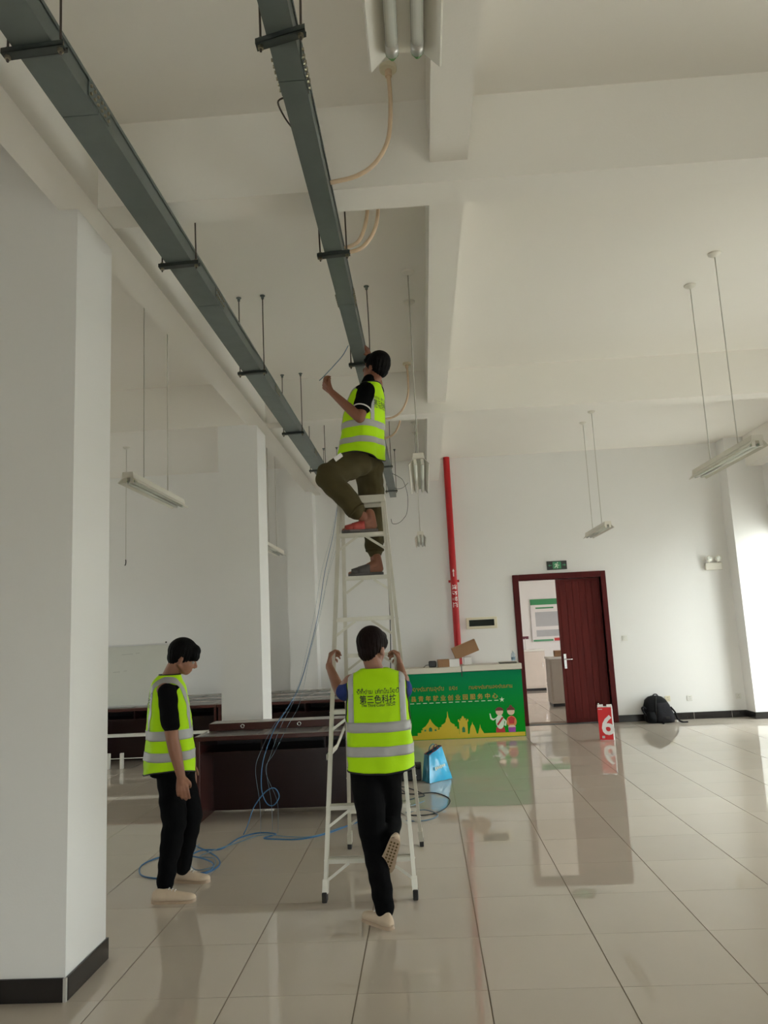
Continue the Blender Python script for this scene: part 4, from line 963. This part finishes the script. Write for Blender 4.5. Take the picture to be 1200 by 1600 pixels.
def ov(c, f, l, a, b, p=.82, n=56):
    c = V(c); R = []
    for k in range(n):
        t = 2*PI*k/n; ct, st = math.cos(t), math.sin(t)
        R.append(c+f*(a*math.copysign(abs(ct)**p, ct))+l*(b*math.copysign(abs(st)**p, st)))
    return R
def interp(rows, sub=5):
    out = []
    for i in range(len(rows)-1):
        p1, p2 = rows[i], rows[i+1]; p0 = rows[i-1] if i else p1; p3 = rows[i+2] if i+2 < len(rows) else p2
        for k in range(sub):
            t = k/sub; out.append(tuple(.5*((2*b)+(c-a)*t+(2*a-5*b+4*c-d)*t*t+(3*b-a-3*c+d)*t**3) for a, b, c, d in zip(p0, p1, p2, p3)))
    return out+[rows[-1]]
def make_vest(t, f, rows, bands, vband, arms, neck_ring, print_at, seed, hemfn=None, closed_front=True):
    """rows: (z, cx, cy, half depth, half width) from hem to collar"""
    f = unit(f); l = V((0, 0, 1)).cross(f); rnd = random.Random(seed); ph = [rnd.uniform(0, 6.3) for _ in range(8)]
    R = []; rows = interp(rows, 6); z0, z1 = rows[0][0], rows[-1][0]
    for z, cx, cy, a, b in rows:
        c = V((cx, cy, z)); ring = []; u = (z-z0)/(z1-z0)
        for p in ov(c, f, l, a, b):
            q = p-c; ang = math.atan2(q.dot(l), q.dot(f)); amp = (1-u)**.8
            w = .0065*math.sin(5*ang+ph[0]+2.2*u)*amp+.004*math.sin(9*ang+ph[1]-5*u)*amp+.003*math.sin(16*u+2*ang+ph[2])+.002*math.sin(37*u+5*ang+ph[3])
            p = p+q.normalized()*w
            if hemfn: p = p+V((0, 0, hemfn(ang)*max(0, 1-u*5)))
            ring.append(p)
        R.append(ring)
    mb = MB().rings(R, cap=False); og = WORG(t)
    vest = mb.build('safety_vest', 'vest', t, smooth=True)
    base = vest.data.copy()
    vest.modifiers.new('thick', 'SOLIDIFY').thickness = .004
    bvh = BVHTree.FromPolygons([tuple(v.co+og) for v in base.vertices], [tuple(p.vertices) for p in base.polygons])
    ctr = V((rows[len(rows)//2][1], rows[len(rows)//2][2], 0))
    def strip(name, planes, test, m='refl'):
        bm = bmesh.new(); bm.from_mesh(base)
        bmesh.ops.translate(bm, verts=bm.verts, vec=og)
        for co, no in planes: bmesh.ops.bisect_plane(bm, geom=bm.verts[:]+bm.edges[:]+bm.faces[:], plane_co=co, plane_no=no)
        dead = [fc for fc in bm.faces if not test(fc.calc_center_median())]
        bmesh.ops.delete(bm, geom=dead, context='FACES'); bm.normal_update()
        for v in bm.verts: v.co += v.normal*.0035
        bmesh.ops.translate(bm, verts=bm.verts, vec=-og)
        me = bpy.data.meshes.new(name); bm.to_mesh(me); bm.free()
        for p in me.polygons: p.use_smooth = True
        o = bpy.data.objects.new(name, me); COL.objects.link(o); o.parent = vest; me.materials.append(M[m])
        o.modifiers.new('thick', 'SOLIDIFY').thickness = .0015
    zz = V((0, 0, 1))
    for lo, hi in bands:
        strip('reflective_band', [((0, 0, lo), zz), ((0, 0, hi), zz)], lambda c, lo=lo, hi=hi: lo < c.z < hi)
    v0, v1 = vband; top = bands[0][1] if bands[0][1] > bands[1][1] else bands[1][1]
    for s in (-1, 1):
        strip('reflective_brace', [((0, 0, top), zz), (ctr+l*s*v0, l), (ctr+l*s*v1, l)], lambda c, s=s: c.z > top and v0 < (c-ctr).dot(l)*s < v1)
    # bindings
    MB().tube(R[0], .005, 6, closed=True).build('hem_binding', 'trim', vest, smooth=True)
    for c, ax, rf_, rz, tilt in arms:
        c, ax = V(c), unit(ax); P = []
        for k in range(40):
            a = 2*PI*k/40; p = c+f*(rf_*math.cos(a)+tilt*math.sin(a))+V((0, 0, rz*math.sin(a)))
            hit = bvh.ray_cast(p+ax*.4, -ax)
            P.append((hit[0]+ax*.002) if hit[0] and (hit[0]-p).length < .3 else p)
        MB().tube(P, .0055, 6, closed=True).build('armhole_binding', 'trim', vest, smooth=True)
    if neck_ring: MB().tube(R[-neck_ring], .005, 6, closed=True).build('neck_binding', 'trim', vest, smooth=True)
    if print_at:
        o, upd = V(print_at[0]), V((0, 0, 1)); r = f.cross(upd)
        mb = MB()
        def put(vf, dz, sx=1.):
            vs, fs = vf; out = []
            for v in vs:
                p = o+r*v.x*sx+upd*(v.y+dz); hit = bvh.ray_cast(p-f*.6, f)
                out.append((hit[0]-f*.0045) if hit[0] else p-f*.2)
            mb.add(out, fs)
        put(lao_text('ສີທີ່ສາມ ເທັກໂນໂລຢີ', .026, .11), .038)
        put(text_mesh('第三色科技', .052, 'CENTER', .0006), -.014, .86)
        put(text_mesh('The Third Color TECH', .023, 'CENTER', .0003), -.036, .92)
        mb.build('vest_print', 'print', vest)
    return vest
def wrinkle(o, amp, seed, fr=34):
    rnd = random.Random(seed); ph = [rnd.uniform(0, 6.3) for _ in range(6)]
    nrm = [v.normal.copy() for v in o.data.vertices]
    for v, nn in zip(o.data.vertices, nrm):
        p = v.co
        w = math.sin(p.z*fr+p.x*18+ph[0])*math.sin(p.y*14+p.x*9+ph[1])+.6*math.sin(p.z*fr*1.9+p.y*25+ph[2])*math.sin(p.x*21+ph[3])
        v.co = p+nn*amp*w
def shoe(t, heel, toe, up=(0, 0, 1), m='shoe', sole='sole', w=1., tread=False):
    heel, toe, up = V(heel), V(toe), V(up); d = toe-heel; L = d.length; d.normalize(); up = (up-d*up.dot(d)).normalized(); s = d.cross(up)
    T = [0, .03, .10, .22, .36, .5, .64, .78, .9, .97, 1.]; HW = [.012, .024, .031, .034, .035, .038, .043, .045, .039, .026, .010]; TP = [.045, .068, .082, .086, .083, .072, .060, .053, .047, .040, .03]
    def ring(i, zb, zt, k):
        c = heel+d*(T[i]*L); R = []
        for q in range(20):
            a = 2*PI*q/20; x = HW[i]*w*k*math.copysign(abs(math.cos(a))**.75, math.cos(a)); sn = math.sin(a)
            z = zb+(zt-zb)*(abs(sn)**.8 if sn > 0 else 0)
            R.append(c+s*x*(1 if sn <= 0 else 1-.25*sn)+up*z)
        return R
    sh = MB().rings([ring(i, .018, TP[i], 1.) for i in range(11)]).build('shoe', m, t, smooth=True)
    MB().rings([[p for p in ring(i, .0, .026, 1.07)] for i in range(11)]).build('shoe_sole', sole, sh, smooth=True, auto=50)
    if tread:
        for i in range(9):
            for j in (-1, 0, 1):
                c = heel+d*((.12+.09*i)*L)+s*j*.019*w-up*.001
                MB().obox(c, d*.0055, s*.0055, up*.0016).build('tread_stud', 'goldshade', sh)
    for k, (u, h) in enumerate(((.40, .083), (.47, .077), (.54, .071))):
        c = heel+d*(u*L)+up*h
        MB().tube([c-s*.018*w-up*.004, c+up*.003, c+s*.018*w-up*.004], .0028, 6).build('shoelace', 'paper', sh, smooth=True)
    return sh
def body_mesh(t, build, m, vox=.0055):
    mb = MB(); build(mb); o = mb.build('body', m, t); return remesh(o, vox, 4, .5)
def cloth(t, name, m, build, vox=.009, wr=.004, seed=0, sm=6):
    mb = MB(); build(mb); o = mb.build(name, m, t); remesh(o, vox, sm, .5)
    if wr: wrinkle(o, wr, seed)
    return o
HAIR_PARTS = [(-.016, 0, .034, (.104, .088, .099)), (-.052, 0, -.004, (.055, .073, .074)), (-.018, .050, .018, (.070, .036, .058)), (-.018, -.050, .018, (.070, .036, .058)), (.052, 0, .062, (.050, .066, .046)), (.078, .012, .040, (.022, .050, .026)), (.070, -.022, .042, (.024, .040, .028))]

# ---- worker standing at the left, seen from his right side
p = thing('person', 'worker in lime vest and black trousers standing beside the big pillar looking down', 'person', (-1.72, 5.22, 0))
f = unit((.955, .296, 0)); l = V((0, 0, 1)).cross(f); hc, hf = V((-1.69, 5.25, 1.527)), unit((.86, .27, -.36))
ne = V((-1.785, 5.25, 1.395)); wrR, dR = V((-1.640, 5.035, .765)), V((.10, .02, -1))
def b(mb):
    add_head(mb, hc, hf, ne)
    mb.cap(ne-V((0, 0, .06)), .085, (-1.785, 5.25, 1.15), .105).cap((-1.785, 5.25, 1.15), .105, (-1.775, 5.25, .82), .11)
    mb.cap((-1.78, 5.12, 1.31), .055, (-1.80, 5.38, 1.31), .055)
    add_arm(mb, (-1.748, 5.082, 1.30), (-1.695, 5.03, 1.005), wrR, 1.14); add_hand(mb, wrR, dR, (-.25, 1, .1), True, (.35, .5, .45), .55, 1.06)
    add_arm(mb, (-1.835, 5.42, 1.30), (-1.80, 5.49, 1.01), (-1.72, 5.47, .78)); add_hand(mb, (-1.72, 5.47, .78), (.10, -.02, -1), (.05, -1, .1), False, (.22, .3, .25), .1)
    mb.cap((-1.755, 5.17, .80), .085, (-1.722, 5.13, .45), .055).cap((-1.722, 5.13, .45), .052, (-1.765, 5.085, .10), .034)
    mb.cap((-1.775, 5.33, .80), .085, (-1.70, 5.41, .44), .055).cap((-1.70, 5.41, .44), .052, (-1.755, 5.43, .10), .034)
    mb.cap((-1.79, 5.04, .045), .024, (-1.66, 5.043, .035), .016).cap((-1.78, 5.435, .045), .024, (-1.67, 5.424, .035), .016)
body_mesh(p, b, 'skin'); eyes(p, hc, hf); hair(p, hc, hf, 'hair', HAIR_PARTS+[(.058, -.05, .026, (.036, .024, .036)), (.058, .05, .026, (.036, .024, .036)), (.086, 0, .026, (.020, .046, .030)), (.0, -.066, .012, (.045, .018, .040)), (-.05, 0, -.03, (.045, .064, .05))], 1)
def b(mb):
    mb.cap((-1.765, 5.19, .83), .115, (-1.775, 5.31, .83), .115)
    mb.cap((-1.752, 5.175, .80), .105, (-1.718, 5.13, .45), .080).cap((-1.718, 5.13, .45), .080, (-1.762, 5.083, .12), .056).cap((-1.762, 5.083, .12), .056, (-1.762, 5.08, .095), .056)
    mb.cap((-1.765, 5.33, .80), .105, (-1.692, 5.41, .44), .080).cap((-1.692, 5.41, .44), .080, (-1.755, 5.43, .13), .056).cap((-1.755, 5.43, .13), .056, (-1.757, 5.43, .10), .056)
cloth(p, 'trousers', 'blackpants', b, .009, .004, 2)
def b(mb):
    mb.rings([ov((-1.785, 5.25, z), f, l, a, bb, .85, 32) for z, a, bb in ((.745, .135, .17), (.95, .13, .165), (1.2, .115, .17), (1.33, .095, .16), (1.375, .07, .10))])
    mb.cap((-1.748, 5.085, 1.30), .064, (-1.712, 5.04, 1.11), .062).cap((-1.712, 5.04, 1.11), .062, (-1.708, 5.037, 1.10), .060)
    mb.cap((-1.835, 5.42, 1.30), .068, (-1.81, 5.475, 1.11), .070)
cloth(p, 'tshirt', 'blacktee', b, .009, .003, 3)
make_vest(p, f, [(.765, -1.788, 5.25, .168, .215), (.86, -1.785, 5.25, .162, .21), (1.0, -1.785, 5.25, .155, .20), (1.15, -1.79, 5.25, .142, .185), (1.25, -1.793, 5.25, .132, .178), (1.32, -1.797, 5.25, .118, .162), (1.365, -1.80, 5.25, .100, .128), (1.395, -1.79, 5.25, .082, .092), (1.412, -1.782, 5.25, .070, .076)],
          ((.856, .914), (.990, 1.052)), (.088, .130), [], 1, (V((-1.79, 5.25, 1.235)),), 5, lambda a: -.02*math.cos(a*2)+.012)
shoe(p, (-1.835, 5.035, 0), (-1.553, 5.045, 0)); shoe(p, (-1.82, 5.438, 0), (-1.567, 5.413, 0))

# ---- worker holding the ladder, seen from behind
p = thing('person', 'worker in lime vest and blue shirt seen from behind gripping the ladder', 'person', (-.33, 4.7, 0))
f = V((0, 1, 0)); l = V((-1, 0, 0)); hc, hf = V((-.334, 4.765, 1.543)), unit((.50, .85, -.08))
ne = V((-.325, 4.74, 1.40)); wL, wR = V((-.663, 5.165, 1.425)), V((-.184, 5.165, 1.405))
def b(mb):
    add_head(mb, hc, hf, ne)
    mb.cap(ne-V((0, 0, .06)), .085, (-.32, 4.74, 1.15), .105).cap((-.32, 4.74, 1.15), .105, (-.32, 4.75, .84), .11)
    mb.cap((-.46, 4.75, 1.335), .055, (-.18, 4.75, 1.335), .055)
    add_arm(mb, (-.475, 4.755, 1.335), (-.572, 4.985, 1.255), wL); add_hand(mb, wL, (.05, .72, .69), (1, 0, -.05), False, (.85, .95, .6), .35)
    add_arm(mb, (-.165, 4.755, 1.335), (-.150, 4.99, 1.25), wR); add_hand(mb, wR, (-.05, .72, .69), (-1, 0, -.05), True, (.85, .95, .6), .35)
    mb.cap((-.405, 4.745, .80), .085, (-.385, 4.73, .44), .055).cap((-.385, 4.73, .44), .052, (-.322, 4.56, .09), .034)
    mb.cap((-.275, 4.76, .80), .078, (-.285, 4.93, .46), .05).cap((-.285, 4.93, .46), .052, (-.282, 4.675, .415), .030)
    mb.cap((-.30, 4.51, .045), .024, (-.385, 4.60, .036), .016).cap((-.282, 4.675, .41), .024, (-.288, 4.68, .37), .018)
body_mesh(p, b, 'skin'); eyes(p, hc, hf); hair(p, hc, hf, 'hairbr', HAIR_PARTS+[(-.060, 0, -.03, (.046, .062, .062)), (.02, -.055, .03, (.05, .032, .05))], 4)
def b(mb):
    mb.cap((-.395, 4.75, .84), .112, (-.275, 4.755, .84), .112)
    mb.cap((-.402, 4.745, .80), .105, (-.382, 4.73, .44), .080).cap((-.382, 4.73, .44), .078, (-.322, 4.565, .12), .058).cap((-.322, 4.565, .12), .058, (-.318, 4.555, .085), .058)
    mb.cap((-.278, 4.76, .80), .092, (-.285, 4.93, .46), .072).cap((-.285, 4.93, .46), .072, (-.282, 4.675, .42), .052)
cloth(p, 'trousers', 'blackpants', b, .009, .004, 5)
def b(mb):
    mb.rings([ov((-.32, 4.74, z), f, l, a, bb, .85, 32) for z, a, bb in ((.80, .115, .165), (1.0, .115, .165), (1.22, .11, .17), (1.345, .09, .155), (1.385, .07, .10))])
    mb.cap((-.468, 4.755, 1.315), .060, (-.532, 4.895, 1.270), .061).cap((-.172, 4.755, 1.315), .060, (-.160, 4.895, 1.265), .061)
cloth(p, 'tshirt', 'bluetee', b, .009, .003, 6)
make_vest(p, f, [(.812, -.318, 4.73, .150, .203), (.90, -.318, 4.73, .145, .200), (1.02, -.317, 4.73, .14, .196), (1.15, -.316, 4.735, .135, .190), (1.26, -.316, 4.74, .128, .186), (1.325, -.316, 4.745, .114, .184), (1.362, -.317, 4.745, .098, .174), (1.385, -.319, 4.745, .088, .145), (1.400, -.322, 4.745, .080, .110), (1.414, -.326, 4.745, .072, .082)],
          ((.908, .966), (1.046, 1.104)), (.138, .172), [((-.5, 4.77, 1.215), l, .085, .145, .0), ((-.13, 4.77, 1.215), -l, .085, .145, .0)], 0, (V((-.306, 4.74, 1.232)),), 9, lambda a: .014*abs(math.sin(a))**3)
shoe(p, (-.276, 4.478, 0), (-.445, 4.668, 0)); shoe(p, (-.236, 4.565, .455), (-.318, 4.655, .245), (.15, .8, .45), tread=True)

# ---- man on the ladder
p = thing('person', 'man in olive trousers and lime vest standing high on the ladder reaching into the tray', 'person', (-.40, 5.68, 2.056))
f = unit((-.92, .38, 0)); l = V((0, 0, 1)).cross(f); hc, hf = V((-.278, 5.735, 3.708)), unit((-.82, .44, .34))
ne = V((-.318, 5.70, 3.56)); wL, wR = V((-.610, 5.485, 3.447)), V((-.318, 5.86, 3.835))
def b(mb):
    add_head(mb, hc, hf, ne)
    mb.cap(ne-V((.01, 0, .06)), .085, (-.375, 5.68, 3.28), .105).cap((-.375, 5.68, 3.28), .105, (-.41, 5.68, 2.98), .11)
    mb.cap((-.35, 5.58, 3.46), .055, (-.30, 5.82, 3.49), .055)
    add_arm(mb, (-.348, 5.545, 3.465), (-.402, 5.47, 3.225), wL, 1.04); add_hand(mb, wL, (-.66, .03, .75), (.5, .5, .6), False, (.8, .9, .6), .5, 1.05)
    add_arm(mb, (-.305, 5.83, 3.47), (-.275, 6.02, 3.665), wR, 1.0); add_hand(mb, wR, (-.35, -.45, .82), (-.85, .35, -.2), True, (.4, .5, .4), .3, 1.05)
    mb.cap((-.44, 5.60, 2.92), .088, (-.652, 5.345, 2.76), .056).cap((-.652, 5.345, 2.76), .054, (-.408, 5.372, 2.46), .036)
    mb.cap((-.365, 5.77, 2.92), .088, (-.36, 5.79, 2.50), .056).cap((-.36, 5.79, 2.50), .054, (-.352, 5.735, 2.15), .036)
    for h, tt, z in (((-.335, 5.405), (-.50, 5.375), 2.345), ((-.320, 5.718), (-.50, 5.702), 2.056)):
        a, c = V((h[0], h[1], z+.05)), V((tt[0], tt[1], z+.035)); d = (c-a).normalized(); s = V((-d.y, d.x, 0))
        mb.cap(a, .030, c, .026); mb.cap(a+V((-.02, 0, .045)), .036, c.lerp(a, .35)+V((0, 0, .012)), .028)
        for k in range(5): mb.cap(c+s*(.028-.014*k), .014, c+s*(.030-.015*k)+d*(.052-.006*k)-V((0, 0, .006)), .010-.0006*k, 8)
        mb.cap(a+V((0, 0, .0)), .03, a+V((-.02, 0, .09)), .036)
body_mesh(p, b, 'skin2'); eyes(p, hc, hf); hair(p, hc, hf, 'hair', HAIR_PARTS+[(-.070, 0, -.015, (.040, .06, .055)), (-.02, 0, .06, (.095, .08, .082))], 7)
def b(mb):
    mb.cap((-.43, 5.62, 2.95), .118, (-.385, 5.75, 2.95), .118)
    mb.cap((-.44, 5.60, 2.92), .118, (-.648, 5.345, 2.765), .092).cap((-.648, 5.345, 2.765), .092, (-.452, 5.368, 2.515), .072).cap((-.452, 5.368, 2.515), .066, (-.44, 5.369, 2.50), .056)
    mb.cap((-.37, 5.77, 2.92), .115, (-.36, 5.80, 2.50), .092).cap((-.36, 5.80, 2.50), .092, (-.352, 5.745, 2.28), .075).cap((-.352, 5.745, 2.28), .068, (-.352, 5.742, 2.245), .056)
tr = cloth(p, 'cargo_trousers', 'olive', b, .009, .0065, 8)
for pts in ([(-.452, 5.368, 2.51), .062, (-.24, -.02, .30)], [(-.352, 5.745, 2.252), .060, (0, 0, 1)]):
    c, r, n = V(pts[0]), pts[1], unit(pts[2]); a = n.cross(V((0, 1, 0))).normalized(); bb = n.cross(a)
    MB().tube([c+a*r*math.cos(2*PI*k/20)+bb*r*math.sin(2*PI*k/20) for k in range(20)], .013, 8, closed=True).build('elastic_cuff', 'olive', tr, smooth=True)
tc = V((-.563, 5.345, 2.905)); MB().obox(tc, unit((-.72, -.35, -.60))*.035, unit((-.3, .9, -.1))*.004, unit((-.5, -.25, .82))*.016).build('white_patch', 'paper', tr, bevel=.002)
MB().obox((-.52, 5.455, 2.80), unit((-.75, -.3, -.58))*.065, unit((.35, -.93, .05))*.010, unit((-.5, -.2, .84))*.055).build('cargo_pocket', 'olive', tr, bevel=.008)
def b(mb):
    mb.rings([ov((cx, 5.68, z), f, l, a, bb, .85, 32) for z, cx, a, bb in ((2.94, -.41, .125, .165), (3.2, -.385, .12, .165), (3.4, -.36, .105, .165), (3.5, -.34, .085, .15), (3.545, -.325, .065, .09))])
    mb.cap((-.348, 5.548, 3.465), .068, (-.382, 5.50, 3.325), .070).cap((-.305, 5.825, 3.47), .064, (-.29, 5.93, 3.575), .064)
    mb.cap((-.335, 5.695, 3.545), .068, (-.33, 5.698, 3.575), .066)
ts = cloth(p, 'polo_shirt', 'blacktee', b, .009, .003, 9)
c, n = V((-.385, 5.497, 3.30)), unit((-.034, -.05, -.14)); a = n.cross(V((1, 0, 0))).normalized(); bb = n.cross(a)
MB().tube([c+a*.068*math.cos(2*PI*k/24)+bb*.068*math.sin(2*PI*k/24) for k in range(24)], .005, 6, closed=True).build('white_sleeve_trim', 'paper', ts, smooth=True)
make_vest(p, f, [(2.945, -.418, 5.675, .165, .205), (3.03, -.408, 5.675, .158, .20), (3.15, -.395, 5.677, .15, .195), (3.28, -.378, 5.68, .142, .188), (3.39, -.362, 5.683, .13, .180), (3.46, -.350, 5.686, .114, .165), (3.51, -.338, 5.69, .096, .135), (3.54, -.328, 5.693, .084, .100), (3.556, -.322, 5.695, .076, .084)],
          ((3.046, 3.092), (3.171, 3.224)), (.100, .138), [], 1, (V((-.36, 5.68, 3.36)),), 12, lambda a: -.02+.05*abs(math.sin(a))**2)
for (h, tt, z, strap) in (((-.302, 5.412), (-.560, 5.362), 2.345, 'sandalred'), ((-.292, 5.722), (-.560, 5.698), 2.056, 'sandal')):
    h, tt = V((h[0], h[1], z+.003)), V((tt[0], tt[1], z+.003)); d = (tt-h); L = d.length; d.normalize(); s = V((-d.y, d.x, 0))
    T = [0, .05, .2, .4, .6, .8, .93, 1.]; HW = [.015, .030, .036, .035, .042, .048, .040, .015]
    def ring(i, z0, z1): c = h+d*(T[i]*L); return [c+s*HW[i]+V((0, 0, z0)), c+s*HW[i]+V((0, 0, z1)), c-s*HW[i]+V((0, 0, z1)), c-s*HW[i]+V((0, 0, z0))]
    so = MB().rings([ring(i, 0, .022) for i in range(8)]).build('sandal', 'sandal', p, bevel=.004)
    for u0, hh, wd, m in ((.55, .082, .045, strap), (.74, .066, .045, strap)):
        c = h+d*(u0*L); R = []
        for e in (-1, -.33, .33, 1):
            R.append([c+d*e*wd+s*(.049*math.cos(a))+V((0, 0, .018+(hh-.018-.012*e)*math.sin(a)**.7 if math.sin(a) > 0 else .018)) for a in [PI*k/12 for k in range(13)]])
        mb = MB(); n = 13
        for r_ in R: mb.v += r_
        for i in range(3):
            for k in range(12): mb.f.append((i*n+k, i*n+k+1, (i+1)*n+k+1, (i+1)*n+k))
        o = mb.build('strap', m, so, smooth=True); o.modifiers.new('thick', 'SOLIDIFY').thickness = .006
wire('pulled_cable', [(-.70, 5.49, 3.545), (-.66, 5.50, 3.585), (-.58, 5.53, 3.68), (-.52, 5.56, 3.76), (-.475, 5.58, 3.845)], .004, 'cablight', 'pale cable pulled from the tray by the man on the ladder')
wire('pulled_cable', [(-.353, 5.93, 3.89), (-.31, 5.94, 3.80), (-.30, 5.93, 3.5), (-.30, 5.95, 3.0), (-.285, 5.95, 2.6), (-.275, 5.93, 2.2), (-.27, 5.93, 1.7), (-.29, 5.9, 1.2)], .004, 'cabblack', 'dark cable hanging behind the ladder from the narrow tray')
bpy.data.scenes.remove(TMP)
